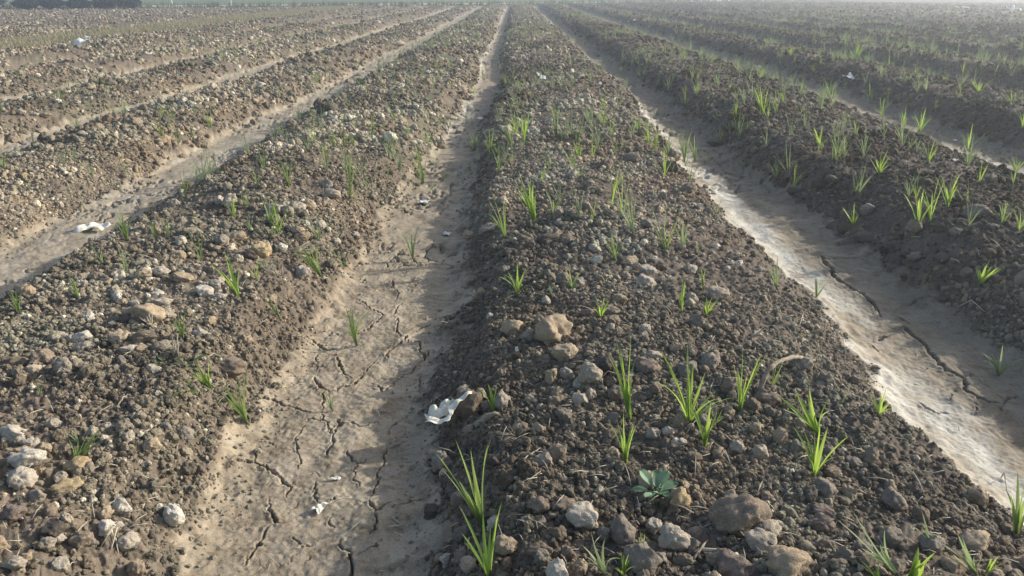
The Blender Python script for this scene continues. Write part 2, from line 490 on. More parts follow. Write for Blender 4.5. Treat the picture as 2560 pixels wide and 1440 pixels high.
def crack_depth(x, y, mud):
    """metres to cut down at each point"""
    out = np.zeros(x.shape); lip = np.zeros(x.shape)
    jx = x + 0.0045 * vnoise(x * 95, y * 95, 71) + 0.002 * vnoise(x * 260, y * 260, 73)
    jy = y + 0.0045 * vnoise(x * 95, y * 95, 72) + 0.002 * vnoise(x * 260, y * 260, 74)
    for x0, y0, x1, y1, w0, w1 in SEG:
        m = np.where((x > min(x0, x1) - 0.02) & (x < max(x0, x1) + 0.02) & (y > min(y0, y1) - 0.02) & (y < max(y0, y1) + 0.02))
        if len(m[0]) == 0:
            continue
        ax = jx[m] - x0; ay = jy[m] - y0
        L2 = (x1 - x0) ** 2 + (y1 - y0) ** 2 + 1e-9
        s = np.clip((ax * (x1 - x0) + ay * (y1 - y0)) / L2, 0, 1)
        d = np.hypot(ax - s * (x1 - x0), ay - s * (y1 - y0))
        w = w0 + (w1 - w0) * s
        w = w * (0.7 + 0.6 * h2(np.floor(x[m] * 60), np.floor(y[m] * 60), 77))
        prof = np.clip(1.35 - d / np.maximum(w * 0.5, 1e-4), 0, 1)
        dep = prof * np.minimum(0.032, w * 4.5 + 0.004)
        out[m] = np.maximum(out[m], dep)
        lip[m] = np.maximum(lip[m], 0.0022 * np.exp(-((d - 1.3 * w) / (1.1 * w + 1e-4)) ** 2) * np.minimum(1, w / 0.004))
    # further up the furrows: a looser net of the same cracks
    far = ((y > 2.62) | (x > 1.9) | (x < -1.2)) & (y < 14)
    m = np.where(far & (mud > 0.3))
    if len(m[0]):
        xx = x[m]; yy = y[m]
        f1, f2 = worley(xx * 6.5 + 0.7 * vnoise(xx * 14, yy * 14, 81), yy * 5.2 + 0.7 * vnoise(xx * 14, yy * 14, 82), 83)
        e = f2 - f1
        msk = sstep(-0.25, 0.15, vnoise(xx * 2.6, yy * 2.6, 84))
        out[m] = np.maximum(out[m], np.clip(1 - e / (0.05 + 0.008 * yy), 0, 1) * 0.028 * msk)
    return np.where(out > 0, out, -lip) * sstep(0.25, 0.7, mud)

def soil_attrs(x, y, mud):
    past, left, strip, right = zones(x, y)
    green = sstep(-0.9, 0.4, past + 0.5 * vnoise(x * 1.4, y * 1.4, 91)) * 0.9
    green = np.maximum(green, 0.35 * sstep(0.25, 0.7, fbm(x * 0.8, y * 0.8, 3, 92)) * sstep(3, 9, y) * (1 - left))
    straw = strip * (0.55 + 0.4 * vnoise(x * 2, y * 2, 93))
    dry = np.clip(sstep(2.0, -1.2, x + 0.5 * vnoise(x, y, 94)) + 0.25 * fbm(x * 2.5, y * 2.5, 3, 95), 0, 1)  # darker to the right: partly damper soil, partly backlit shade painted in
    xm = x + 0.02 * vnoise(x * 11, y * 9, 97) + 0.012 * vnoise(x * 40, y * 30, 98)
    i = np.abs(x[..., None] - FUR).argmin(-1)
    d = xm - FUR[i]
    crust = sstep(-0.03, -0.12, d) * (i >= 5) + 0.75 * sstep(0.10, -0.1, d) * (i == 4) * sstep(4.0, 6.5, y) + 0.25 * (i < 4)
    crust = crust * mud * np.clip(0.5 + 0.9 * fbm(x * 12, y * 8, 3, 99), 0, 1)
    shade_tint = sstep(-0.09, 0.0, d) * (i >= 5) * mud  # ridge shadow painted into the mud colour, from floor centre rightward
    return dict(shade_tint=shade_tint, crust=np.clip(crust, 0, 1), mud=mud, dry=dry, green=np.clip(green, 0, 1), straw=np.clip(straw, 0, 1))  # dry holds soil dryness and painted backlit shade together

# ------------------------------------------------------------------ the field: one sheet, finer where it is close
PATCH = [(-0.78, -0.02, 0.98, 2.75, 0.0019), (0.84, 1.66, 1.25, 3.3, 0.0028)]    # cracked furrow mud, own finer sheets

NC, NR = 800, 690
s = np.concatenate([np.linspace(-1.22, -1.0, 70)[:-1], np.linspace(-1, 1, NC), np.linspace(1, 1.22, 70)[1:]])
v = np.concatenate([np.linspace(2600, 1470, 30)[:-1], np.linspace(1470, 60, NR), np.linspace(60, 26, 40)[1:]])   # photo rows below the horizon
yr = CAM_H * (FPX - (v - 748) * (748 / FPX)) / v
yr = np.where(v > 1470, np.interp(v, [1470, 2600], [1.045, 0.30]), yr)
Yg, Sg = np.meshgrid(yr, s, indexing='ij')
Xg = Sg * (0.655 * Yg + 0.26) + np.sign(Sg) * np.maximum(0, np.abs(Sg) - 1) / 0.22 * 2.6
Zg, MUD, _ = land(Xg, Yg)
Zg = Zg - crack_depth(Xg, Yg, MUD) * (Yg > 2.4)
inside_any = np.zeros(Xg.shape, bool)
for x0, x1, y0, y1, r in PATCH:
    ins = (Xg > x0 + 0.012) & (Xg < x1 - 0.012) & (Yg > y0 + 0.012) & (Yg < y1 - 0.02)
    inside_any |= ins
    Zg = np.where(ins, Zg - 0.004, Zg)
keep = ~(inside_any[:-1, :-1] & inside_any[1:, :-1] & inside_any[:-1, 1:] & inside_any[1:, 1:])
# the outermost verts sink under the wide ground sheet
Zg[:, 0] = -0.4; Zg[:, -1] = -0.4; Zg[0, :] = -0.4; Zg[-1, :] = -0.4
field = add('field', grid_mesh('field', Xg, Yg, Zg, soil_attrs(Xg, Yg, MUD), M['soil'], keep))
tag(field, 'brown tilled field of parallel soil ridges and furrows', kind='structure')

for x0, x1, y0, y1, r in PATCH:
    nx = int((x1 - x0) / r)
    yy = [y0]
    while yy[-1] < y1:
        yy.append(yy[-1] + r * max(1.0, (yy[-1] / 1.35) ** 1.6))
    X, Y = np.meshgrid(np.linspace(x0, x1, nx), np.array(yy))
    Z, mud, _ = land(X, Y)
    Z = Z - crack_depth(X, Y, mud)
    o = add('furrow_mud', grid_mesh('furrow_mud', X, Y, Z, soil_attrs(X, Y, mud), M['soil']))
    tag(o, 'dried cracked mud on the floor of a furrow', kind='structure')

def big_sheet(name, pts, z, mat, attrs):
    me = mesh_from(name, [(x, y, z) for x, y in pts], [tuple(range(len(pts)))], [mat], False)
    for k, a in attrs.items():
        at = me.attributes.new(k, 'FLOAT', 'POINT')
        at.data.foreach_set('value', np.full(len(pts), a, np.float32))
    return add(name, me)
g = big_sheet('ground', [(-1800, -1800), (1800, -1800), (1800, 1800), (-1800, 1800)], -0.05, M['soil'], dict(mud=0, dry=0.4, green=0.75, straw=0.1, crust=0, shade_tint=0))
tag(g, 'grey green farmland around the field', kind='structure')

# pale dirt path behind the verge
pp = []
for off in (1.6, 5.4):
    xs = np.linspace(-60, 55, 60)
    row = [(x, np.interp(x, BX, BY) + off + 0.25 * math.sin(x * 0.9) + 0.2 * math.sin(x * 2.3 + off)) for x in xs]
    pp.append(row)
vv = [(x, y, 0.125) for x, y in pp[0]] + [(x, y, 0.125) for x, y in pp[1]]
ff = [(i, i + 1, 61 + i, 60 + i) for i in range(59)]
tag(add('path', mesh_from('path', vv, ff, [M['path']])), 'pale dirt track running behind the far grass verge', kind='structure')

# ------------------------------------------------------------------ clod shapes
def clod_mesh(seed, sub, name='clod', angular=0.6):
    r = random.Random(seed)
    bm = bmesh.new()
    bmesh.ops.create_icosphere(bm, subdivisions=sub, radius=1.0)
    P = np.array([v.co[:] for v in bm.verts])
    for k in range(r.randint(5, 9)):                       # broken faces
        n = np.array([r.gauss(0, 1), r.gauss(0, 1), r.gauss(0, 1)]); n /= np.linalg.norm(n)
        d = r.uniform(0.55, 0.88)
        ov = np.maximum(0, P @ n - d)
        P = P - n * (ov * angular)[:, None]
    for k in range(r.randint(7, 12)):                      # knobs and hollows
        n = np.array([r.gauss(0, 1), r.gauss(0, 1), r.gauss(0, 1)]); n /= np.linalg.norm(n)
        u = P / np.linalg.norm(P, axis=1)[:, None]
        w = np.exp(-((1 - u @ n) / r.uniform(0.02, 0.12)))
        P = P + u * (w * r.uniform(-0.22, 0.2))[:, None]
    off = Vector((r.uniform(-50, 50), r.uniform(-50, 50), r.uniform(-50, 50)))
    for i, v in enumerate(bm.verts):
        p = Vector(P[i])
        f = 0.22 * mnoise.noise(p * 1.7 + off) + 0.16 * mnoise.noise(p * 3.7 + off) + (0.11 * mnoise.noise(p * 7.5 + off)) + (0.055 * mnoise.noise(p * 15 + off) if sub > 3 else 0)
        v.co = p * (1 + f)
    me = bpy.data.meshes.new(name)
    bm.to_mesh(me); bm.free()
    co = np.empty(len(me.vertices) * 3); me.vertices.foreach_get('co', co); co = co.reshape(-1, 3)
    mn, mx = co.min(0), co.max(0)
    co = (co - (mn + mx) / 2) / ((mx - mn) / 2)
    me.vertices.foreach_set('co', co.reshape(-1))
    if sub > 3:
        me.polygons.foreach_set('use_smooth', np.ones(len(me.polygons), bool))
    me.materials.append(M['brown'])
    me.update()
    return me

BIG = [clod_mesh(100 + i, 4, 'clod', 0.75) for i in range(14)]
MID = [clod_mesh(300 + i, 3, 'clod', 0.6) for i in range(12)]

def ridge_of(x):
    """which ridge a point stands on, named by what one can find"""
    if x < -1.75: return 'left'
    if x < -0.36: return 'stony'
    if x < 1.175: return 'middle'
    return 'dark'
RNAME = {'left': 'ridges past the stony ridge', 'stony': 'the stony pale ridge',
         'middle': 'the ridge between both cracked furrows', 'dark': 'dark ridges past the grey furrow'}

# cx, cy, width, height in photo pixels, tone, own label
CL = [
 (1385,835,88,78,'tan','largest tan clod on the ridge crest with smaller clods against it'),
 (1278,825,56,46,'tan','blunt tan clod next to the largest tan clod on the crest'),
 (1322,842,46,40,'grey','grey brown clod wedged against the largest tan clod'),
 (1412,886,66,44,'tan','flat tan clod lying just in front of the largest tan clod'),
 (1478,942,54,62,'pale','pale rounded clod leaning on a smaller pale clod'),
 (1452,957,40,32,'pale','small pale clod touching the pale rounded clod'),
 (1450,1000,40,36,'pale','pale clod alone in brown crumbs below the pale pair'),
 (1415,937,36,30,'pale',None), (1395,985,32,30,'tan',None), (1378,945,30,44,'tan',None),
 (1516,918,44,50,'dark','blackish clod beside the tall bundled grass seedling'),
 (1620,920,70,40,'mauve','dark mauve slab of soil behind the tall bundled seedling'),
 (1635,893,42,24,'pale',None), (1538,915,20,18,'white',None),
 (1698,1258,62,54,'ochre','ochre clod beside the blue green broadleaf seedling'),
 (1460,1296,78,70,'pale','broad pale clod below the ochre clod with a pointed top'),
 (1556,1338,66,78,'grey','tall grey clod with ribbed sides next to the broad pale clod'),
 (1634,1318,42,48,'pale',None), (1686,1356,74,72,'pale','pale faceted clod with a flat lit face near the forked twig'),
 (1730,1372,42,50,'grey',None), (1605,1402,86,92,'grey','large grey clod behind the two small grass shoots'),
 (1855,1292,150,112,'brown','biggest brown clod, broad and rough, on the middle ridge'),
 (1925,1332,74,38,'pale','pale flat clod leaning on the biggest brown clod'),
 (1902,1362,78,46,'pale','pale knobby clod under the flat pale clod'),
 (1976,1412,120,80,'tan','big rounded tan clod on the ridge below the knobby pale clod'),
 (1840,1416,112,70,'mauve','big reddish brown clod beside the pale straw stick'),
 (2064,1228,58,56,'grey','grey split clod at the foot of a forked grass seedling'),
 (2024,1242,40,42,'dark','dark half of the split clod under the forked seedling'),
 (2050,1316,72,44,'mauve','purplish layered clod on the slope toward the grey furrow'),
 (2058,1284,54,34,'mauve',None), (2236,1258,62,54,'grey','grey brown clod half sunk on the slope near the grey furrow'),
 (2226,1352,58,56,'grey','smooth grey clod beside the long pale grass leaf'),
 (2156,1376,46,42,'grey',None), (2110,1392,42,46,'grey',None), (2330,1370,60,50,'grey',None), (2440,1360,90,44,'tan',None),
 (2395,1300,40,32,'brown',None), (2080,1178,44,34,'brown',None), (2135,1157,44,26,'grey',None), (2290,1150,22,20,'pale',None),
 (1844,1118,38,36,'pale','pale round clod in a row of two on brown crumbs'),
 (1900,1135,42,40,'pale','second pale round clod beside the first, rough topped'),
 (1635,1090,36,34,'pale',None), (1670,1085,30,26,'pale',None), (1690,1106,26,20,'white',None), (1705,1105,22,22,'white',None),
 (1735,1150,36,32,'brown',None), (2002,912,58,42,'grey','grey clod under the crooked root'),
 (1920,1000,62,46,'brown',None), (1832,962,62,48,'brown','brown clod behind the slim forked seedling'),
 (1775,905,50,50,'grey',None), (1720,925,56,48,'grey',None), (1880,1018,40,44,'brown',None), (2070,950,40,44,'grey',None),
 (1560,955,40,30,'brown',None), (1540,985,46,50,'grey',None), (1640,980,34,34,'brown',None), (1690,870,34,26,'tan',None),
 (1615,708,50,36,'pale','pale star shaped clod among dark crumbs on the crest'),
 (1620,678,46,24,'pale',None), (1795,738,54,40,'pale','pale clod behind a bright grass seedling with dark gap below'),
 (1745,805,40,44,'grey',None), (1445,708,36,32,'grey',None), (1408,705,36,34,'grey',None), (1528,822,22,24,'pale',None),
 (1612,826,28,30,'pale',None), (1550,752,40,26,'tan',None), (1530,782,46,24,'brown',None), (1475,785,40,26,'brown',None), (1575,655,44,20,'tan',None),
 (1625,566,46,28,'grey','flat oval clod lying beside another flat oval clod'), (1652,558,50,30,'grey','second flat oval clod overlapping the first one'),
 (1462,520,38,32,'grey','grey cracked clod behind a thin grass seedling'), (1428,538,26,24,'grey',None), (1398,554,20,18,'pale',None), (1560,545,24,22,'grey',None),
 (1680,420,32,40,'dark',None), (1725,475,40,32,'brown',None), (1515,410,40,30,'brown',None), (1580,395,40,30,'grey',None), (1370,600,60,26,'dark',None), (1420,600,40,30,'brown',None),
 (1222,575,52,40,'grey','lumpy grey clod pair at the edge of the tan furrow'), (1260,680,30,24,'grey',None), (1362,660,26,30,'brown',None), (1367,690,20,26,'grey',None),
 (1255,1008,40,46,'pale','pale tilted clod behind the small seedling by the white rag'), (1216,1012,38,32,'grey',None),
 (1170,1012,62,76,'brown','upright brown clod standing over the white rag'),
(1345,1075,36,30,'tan',None),
 (1300,1070,40,40,'brown',None), (1325,1000,28,26,'pale',None), (1352,1018,24,24,'pale',None), (1390,1000,40,34,'brown',None),
 (1240,1310,44,34,'white','whitish clod between seedling leaves and dark crumbs'), (1268,1372,66,44,'tan','tan crumbly clod at the root of the long seedling'),
 (1345,1265,60,36,'brown',None), (1410,1260,70,36,'brown',None), (1395,1340,40,36,'brown',None), (1354,1378,68,40,'brown',None), (1420,1388,40,44,'brown',None),
 (1355,1405,40,50,'grey',None), (1510,1345,30,40,'grey',None), (1315,1308,22,26,'pale',None), (1650,1405,36,34,'grey',None), (1580,1180,36,28,'brown',None),
 (1100,1375,40,34,'grey',None), (1160,1335,50,36,'grey',None), (1145,1255,36,36,'grey',None), (1105,1160,54,60,'grey',None), (1080,1280,40,34,'dark',None),
 (1150,1395,36,36,'grey',None), (1190,1230,28,26,'dark',None), (1230,1160,36,30,'dark',None),
 # stony pale ridge
 (362,792,110,52,'tan','broad flat tan clod with a dark hollow below it'), (312,800,30,34,'dark',None), (412,792,40,32,'pale',None),
 (28,1086,68,38,'white','long whitish slab clod at the end of the stony ridge'),
 (62,1160,84,46,'white','big whitish lumpy clod on top of a grey white clod'), (52,1200,66,54,'pale','grey white clod under the big whitish clod'),
 (104,1182,28,24,'ochre',None), (165,1218,74,42,'ochre','ochre clod below the grass seedling on the stony ridge'),
 (190,1172,64,40,'ochre','yellowish clod at the foot of a grass seedling'), (306,1276,46,46,'white','white clod with a striped brown underside'),
 (266,1322,38,36,'white','bright white clod with a small white one against it'), (296,1318,24,20,'white',None), (314,1356,54,48,'pale','pale pitted clod near the white clods'),
 (28,1290,60,52,'mauve','pinkish brown clod, round and smooth'), (264,1290,32,36,'tan',None), (130,1330,60,34,'dark',None), (118,1365,36,32,'pale',None), (92,1245,40,36,'grey',None),
 (205,846,44,34,'white','pale clod sitting on another pale clod in the stony ridge'), (208,872,54,32,'pale','wide pale clod carrying the pale clod'),
 (108,896,56,44,'brown','brown peaked clod surrounded by small pale clods'), (296,846,50,42,'tan',None), (362,846,58,34,'brown',None), (290,742,32,24,'white',None),
 (302,758,34,22,'tan',None), (405,756,48,24,'pale',None), (390,735,34,16,'white',None), (338,760,26,20,'pale',None), (400,684,46,26,'pale',None), (455,695,58,22,'tan',None),
 (578,922,66,48,'brown','brown blocky clod beside the seedling at the furrow edge'), (312,925,64,30,'brown',None), (498,836,44,24,'pale',None), (376,1116,46,36,'tan',None),
 (462,1084,44,34,'grey',None), (60,732,52,36,'tan',None), (152,836,40,20,'pale',None), (172,850,26,24,'pale',None), (265,705,34,26,'tan',None), (320,875,50,18,'pale',None),
 (400,868,52,32,'grey',None), (355,875,30,20,'tan',None), (145,1345,34,20,'pale',None), (150,1415,46,36,'pale',None), (40,1425,50,30,'pale',None), (60,1395,34,26,'tan',None),
 (200,1360,56,40,'brown',None), (220,1410,34,32,'brown',None), (230,1365,30,24,'grey',None), (75,1110,40,36,'pale',None),
 (130,1065,44,30,'pale',None), (230,1085,30,32,'pale',None), (110,1120,36,30,'tan',None), (55,1125,44,34,'tan',None), (320,1095,26,30,'pale',None), (415,1070,30,20,'grey',None), (265,1065,28,22,'pale',None),
 (508,732,50,30,'white','chalk white clod near a grass seedling, largest of a white group'), (540,710,30,20,'white',None), (548,744,36,20,'pale',None),
 (690,527,42,34,'pale','striped pale clod on the stony ridge crest'), (740,520,46,30,'pale',None), (772,516,38,32,'tan',None), (652,628,48,42,'ochre','yellow ochre clod with a dark clod against it'),
 (552,605,36,30,'grey',None), (625,640,40,26,'dark',None), (545,505,24,30,'pale',None), (572,508,36,34,'pale',None), (800,565,26,26,'pale',None), (742,580,34,26,'tan',None),
 (705,622,28,24,'white','white round clod beside the grey dry stubble tuft'), (585,598,60,26,'tan',None), (830,490,40,28,'pale',None), (815,460,36,24,'grey',None), (480,580,44,18,'tan',None),
 (440,640,44,28,'tan',None), (595,650,24,22,'pale',None), (755,598,40,24,'tan',None), (790,610,40,22,'grey',None), (842,610,22,20,'pale',None), (888,590,22,20,'pale',None),
 (820,270,56,34,'dark','dark lump of soil at the far end of the stony ridge edge'), (990,110,46,14,'pale','pale slab lying on a far ridge'), (650,212,22,16,'white',None), (205,335,30,14,'pale',None),
 (145,255,16,12,'white',None), (190,255,18,12,'white',None), (225,245,14,10,'white',None), (85,287,20,9,'white',None), (50,283,30,12,'pale',None), (110,290,34,12,'tan',None),
 # dark ridges
 (2165,598,62,30,'dark','dark flat clod at the edge of the grey furrow'), (2170,525,40,32,'grey','grey round clod beside a short grass seedling'), (2440,532,64,34,'grey','wide grey clod with a pale lit top'),
 (2490,570,34,16,'grey',None), (2395,578,40,22,'grey',None), (2290,640,46,22,'grey',None), (2360,645,50,26,'dark',None), (1795,358,52,20,'dark',None), (2235,615,44,26,'dark',None),
 (1985,482,34,16,'dark',None), (2045,460,30,22,'dark',None), (2400,575,30,18,'dark',None),
]
CL = [c for c in CL if c[2] > 0]
PT, TT = pix_many([(c[0], c[1] + 0.30 * c[3]) for c in CL])
ADJ = {'pale': 'pale beige', 'white': 'whitish', 'tan': 'tan', 'brown': 'brown', 'grey': 'grey brown', 'dark': 'dark', 'ochre': 'ochre', 'mauve': 'reddish brown'}
clods = []
placed = []                                               # (x, y, radius) kept free of crumbs' worst overlaps
for k, (cx, cy, w, h, tone, lab) in enumerate(CL):
    p, t = PT[k], TT[k]
    rr = random.Random(k)
    sx = w * t * 0.54; sz = h * t * 0.5 * 1.12; sy = (sx + sz) * 0.5 * rr.uniform(0.85, 1.1)
    me = BIG[k % len(BIG)]
    o = add('clod', me, (p[0], p[1] + sy * 0.35, p[2] + sz * 0.38), (rr.uniform(-0.25, 0.25), rr.uniform(-0.2, 0.2), rr.uniform(-0.5, 0.5) + (math.pi if rr.random() < 0.5 else 0)), (sx, sy, sz))
    set_mat(o, M[tone])
    r = ridge_of(p[0])
    if lab is None:
        tag(o, 'medium %s soil clod lying on %s' % (ADJ[tone], RNAME[r]), 'clod', 'medium %s clods, %s ridge' % (ADJ[tone], r))
    else:
        tag(o, lab, 'clod')
    clods.append(o); placed.append((p[0], p[1], sx))

# smaller single clods: the ones that show largest after those above
NSMALL = 300 - len(clods)
cand = []
for k in range(4000):
    px = rng.uniform(-40, 2600); py = 420 + 1040 * rng.beta(1.6, 1.2)
    cand.append((px, py))
cp, ct = pix_many(cand)
_, cmud, _ = land(cp[:, 0], cp[:, 1], False)
nsm = 0
for k in range(len(cand)):
    if nsm >= NSMALL: break
    p = cp[k]
    if cmud[k] > 0.2: continue
    r = ridge_of(p[0])
    size = rng.uniform(0.010, 0.019) * (1.15 if r == 'stony' else 1.0)
    if p[1] > 2.2: size *= 1.35
    if any((p[0] - a) ** 2 + (p[1] - b) ** 2 < (c + size) ** 2 for a, b, c in placed): continue
    tone = rng.choice(['pale', 'tan', 'brown', 'grey', 'white', 'mauve'], p=[0.36, 0.26, 0.14, 0.10, 0.08, 0.06] if r in ('stony', 'left') else ([0.2, 0.22, 0.28, 0.2, 0.03, 0.07] if r == 'middle' else [0.04, 0.08, 0.3, 0.5, 0.02, 0.06]))
    o = add('clod', MID[k % len(MID)], (p[0], p[1], p[2] + size * 0.35), tuple(rng.uniform(-0.6, 0.6, 3) * (1, 1, 5)), tuple(size * rng.uniform(0.75, 1.2, 3)))
    set_mat(o, M[tone])
    tag(o, 'small %s soil lump on %s' % (ADJ[tone], RNAME[r]), 'clod', 'small %s lumps, %s ridge' % (ADJ[tone], r))
    clods.append(o); placed.append((p[0], p[1], size)); nsm += 1

# ------------------------------------------------------------------ geometry-node scatter of uncountable pieces
def scatter(name, pts, scl, rot, idx, tone, sources, mat, label, spin=True):
    n = len(pts)
    me = bpy.data.meshes.new(name)
    me.vertices.add(n)
    me.vertices.foreach_set('co', np.asarray(pts, np.float32).reshape(-1))
    for nm, typ, key, arr in (('scl', 'FLOAT_VECTOR', 'vector', scl), ('rot', 'FLOAT_VECTOR', 'vector', rot), ('idx', 'INT', 'value', idx), ('tone', 'FLOAT', 'value', tone)):
        a = me.attributes.new(nm, typ, 'POINT')
        a.data.foreach_set(key, np.asarray(arr, np.int32 if typ == 'INT' else np.float32).reshape(-1))
    me.materials.append(mat)
    o = add(name, me)
    ng = bpy.data.node_groups.new(name + '_scatter', 'GeometryNodeTree')
    ng.interface.new_socket('Geometry', in_out='INPUT', socket_type='NodeSocketGeometry')
    ng.interface.new_socket('Geometry', in_out='OUTPUT', socket_type='NodeSocketGeometry')
    gi = ng.nodes.new('NodeGroupInput'); go = ng.nodes.new('NodeGroupOutput')
    iop = ng.nodes.new('GeometryNodeInstanceOnPoints')
    jn = ng.nodes.new('GeometryNodeJoinGeometry')
    for src in sources:
        oi = ng.nodes.new('GeometryNodeObjectInfo'); oi.transform_space = 'ORIGINAL'
        oi.inputs['Object'].default_value = src
        oi.inputs['As Instance'].default_value = False
        sm = ng.nodes.new('GeometryNodeSetMaterial'); sm.inputs['Material'].default_value = mat
        g2i = ng.nodes.new('GeometryNodeGeometryToInstance')
        ng.links.new(oi.outputs['Geometry'], sm.inputs['Geometry'])
        ng.links.new(sm.outputs[0], g2i.inputs[0]); ng.links.new(g2i.outputs[0], jn.inputs[0])
    def na(nm, typ):
        a = ng.nodes.new('GeometryNodeInputNamedAttribute'); a.data_type = typ; a.inputs['Name'].default_value = nm
        return a.outputs['Attribute']
    ng.links.new(gi.outputs[0], iop.inputs['Points'])
    ng.links.new(jn.outputs[0], iop.inputs['Instance'])
    iop.inputs['Pick Instance'].default_value = True
    ng.links.new(na('idx', 'INT'), iop.inputs['Instance Index'])
    ng.links.new(na('rot', 'FLOAT_VECTOR'), iop.inputs['Rotation'])
    ng.links.new(na('scl', 'FLOAT_VECTOR'), iop.inputs['Scale'])
    ng.links.new(iop.outputs[0], go.inputs[0])
    md = o.modifiers.new('scatter', 'NODES'); md.node_group = ng
    tag(o, label, kind='stuff')
    return o

# crumbs: (rows below the horizon near..far, how many, radius range)
CP, CS, CT = [], [], []
def crumb_band(y0, y1, n, r0, r1, mud_keep, power=2.2, xmin=-99):
    u = rng.uniform(0, 1, n)
    y = y0 + (y1 - y0) * u
    hw = (0.655 * y + 0.26) * 1.04 + 0.75
    # width-weighted rejection so that the cover is even
    ok = rng.uniform(0, 1, n) < hw / hw.max()
    y = y[ok]; hw = hw[ok]
    x = rng.uniform(-1, 1, len(y)) * hw
    z, mud, rough = land(x, y)
    edge = land.edge
    past, left, strip, right = zones(x, y)
    spill = 0.06 * rng.uniform(0, 1, len(y)) ** 10 * (y < 6) * (x < 0.6)              # clods rolled down into the furrow
    keepp = ((rng.uniform(0, 1, len(y)) > mud * (1 - mud_keep)) | (edge > 0.02 - spill) & (spill > 0.02)) & (past < -0.3) & (rng.uniform(0, 1, len(y)) > strip * 0.6)
    # crumbs lie in drifts
    dens = sstep(-0.55, 0.25, fbm(x * 3.1, y * 3.1, 3, 131))
    keepp &= rng.uniform(0, 1, len(y)) < 0.16 + 0.84 * dens
    keepp &= x > xmin
    x, y, z, mud, left, right = (a[keepp] for a in (x, y, z, mud, left, right))
    r = r0 + (r1 - r0) * rng.uniform(0, 1, len(x)) ** power
    stony = (x < -0.36)
    r = r * np.where(stony, 1.12, 1.0) * np.where(x > 1.2, 0.95, 1.0)
    slope = np.where((x > 1.3) | (y > 4), 1.0, sstep(0.06, 0.17, z) * 0.3 + 0.7)                  # finer soil on the flanks
    r = np.maximum(r * np.where(z < 0.17, slope, 1.0), 0.6 * r0)
    base = np.where(x < -0.36, 0.42, np.where(x < 1.175, 0.45, 0.29)) + 0.24 * fbm(x * 1.9, y * 1.9, 3, 141)
    base = np.where((x > -0.36) & (x < 0.1), base - 0.03, base)
    size_tone = 0.10 * (r - r0) / (r1 - r0)
    tone = base + size_tone + rng.normal(0, 0.085, len(x)) + 0.3 * (rng.uniform(0, 1, len(x)) < np.where(x < -0.36, 0.06, 0.025)) * (x < 1.2)
    tone = np.where(mud > 0.5, 0.5 + 0.1 * tone, tone)
    CP.append(np.stack([x, y, z + r * rng.uniform(-0.4, 0.4, len(x))], -1))
    CS.append(r[:, None] * rng.uniform(0.7, 1.25, (len(x), 3)))
    CT.append(np.clip(tone, 0.03, 1))
crumb_band(0.75, 2.1, 215000, 0.0024, 0.0072, 0.0004)
crumb_band(0.75, 2.1, 8000, 0.007, 0.0155, 0.001)
crumb_band(2.1, 4.2, 140000, 0.0042, 0.0115, 0.0004)
crumb_band(2.1, 4.2, 5000, 0.011, 0.024, 0.001)
crumb_band(4.2, 9.0, 100000, 0.0085, 0.021, 0.01)
crumb_band(4.2, 9.0, 4000, 0.02, 0.04, 0.002)
crumb_band(1.6, 6.0, 9000, 0.012, 0.03, 0.01, 1.8, 1.25)
crumb_band(9.0, 20.0, 80000, 0.014, 0.036, 0.02)
crumb_band(20.0, 52.0, 70000, 0.02, 0.05, 0.03)
CP = np.concatenate(CP); CS = np.concatenate(CS); CT = np.concatenate(CT)
src = [o for o in clods if o.data in MID][:12]
seen = set(); srcs = []
for o in src:
    if o.data.name not in seen:
        seen.add(o.data.name); srcs.append(o)
nC = len(CP)
scatter('soil_crumbs', CP, CS, rng.uniform(0, 6.28, (nC, 3)), rng.randint(0, len(srcs), nC), CT, srcs, M['crumb'], 'loose brown soil crumbs covering the ridges')

# ------------------------------------------------------------------ grass seedlings
def blade(r, base, azim, tilt, bend, L, W, nseg=7, fold=0.22, twist=0.0):
    """one grass leaf: curved, tapered, folded along the midrib"""
    V, F = [], []
    p = Vector(base); th = tilt
    ca, sa = math.cos(azim), math.sin(azim)
    side0 = Vector((-sa, ca, 0))
    for k in range(nseg + 1):
        s_ = k / nseg
        w = W * min(1.0, 0.42 + 2.2 * s_) * (1 - s_ ** 2.4) ** 0.85 + W * 0.03
        d = Vector((math.sin(th) * ca, math.sin(th) * sa, math.cos(th)))
        nrm = side0.cross(d)
        sd = side0 * math.cos(twist * s_) + nrm * math.sin(twist * s_)
        nn = d.cross(sd)
        V += [p - sd * w * 0.5 + nn * w * fold, p.copy(), p + sd * w * 0.5 + nn * w * fold]
        if k < nseg:
            a = 3 * k
            F += [(a, a + 1, a + 4, a + 3), (a + 1, a + 2, a + 5, a + 4)]
        p = p + d * (L / nseg)
        th += bend / nseg * (0.4 + 1.2 * s_)
    return V, F

def tuft_leaves(seed, n, spread, bend, W):
    """leaves of one seedling, unit height; list of (verts, faces)"""
    r = random.Random(seed)
    out = []
    a0 = r.uniform(0, 6.28)
    for k in range(n):
        az = a0 + k * 2.4 + r.uniform(-0.5, 0.5)
        lead = (k == 0)
        L = 1.02 if lead else r.uniform(0.5, 1.02)
        tl = r.uniform(0.0, 0.06) if lead else spread * r.uniform(0.45, 1.25)
        bd = bend * (0.25 if lead else r.uniform(0.3, 1.6))
        b = (r.uniform(-0.012, 0.012), r.uniform(-0.012, 0.012), -0.04)
        out.append(blade(r, b, az, tl, bd, L, W * r.uniform(0.7, 1.25), 8, 0.2, r.uniform(-0.8, 0.8)))
    return out

def joined(leaves, extra=None):
    V, F = [], []
    for v, f in leaves:
        o = len(V); V += v; F += [tuple(i + o for i in q) for q in f]
    return V, F

def axis_rot(vec):
    return Vector((0, 0, 1)).rotation_difference(vec.normalized()).to_euler()

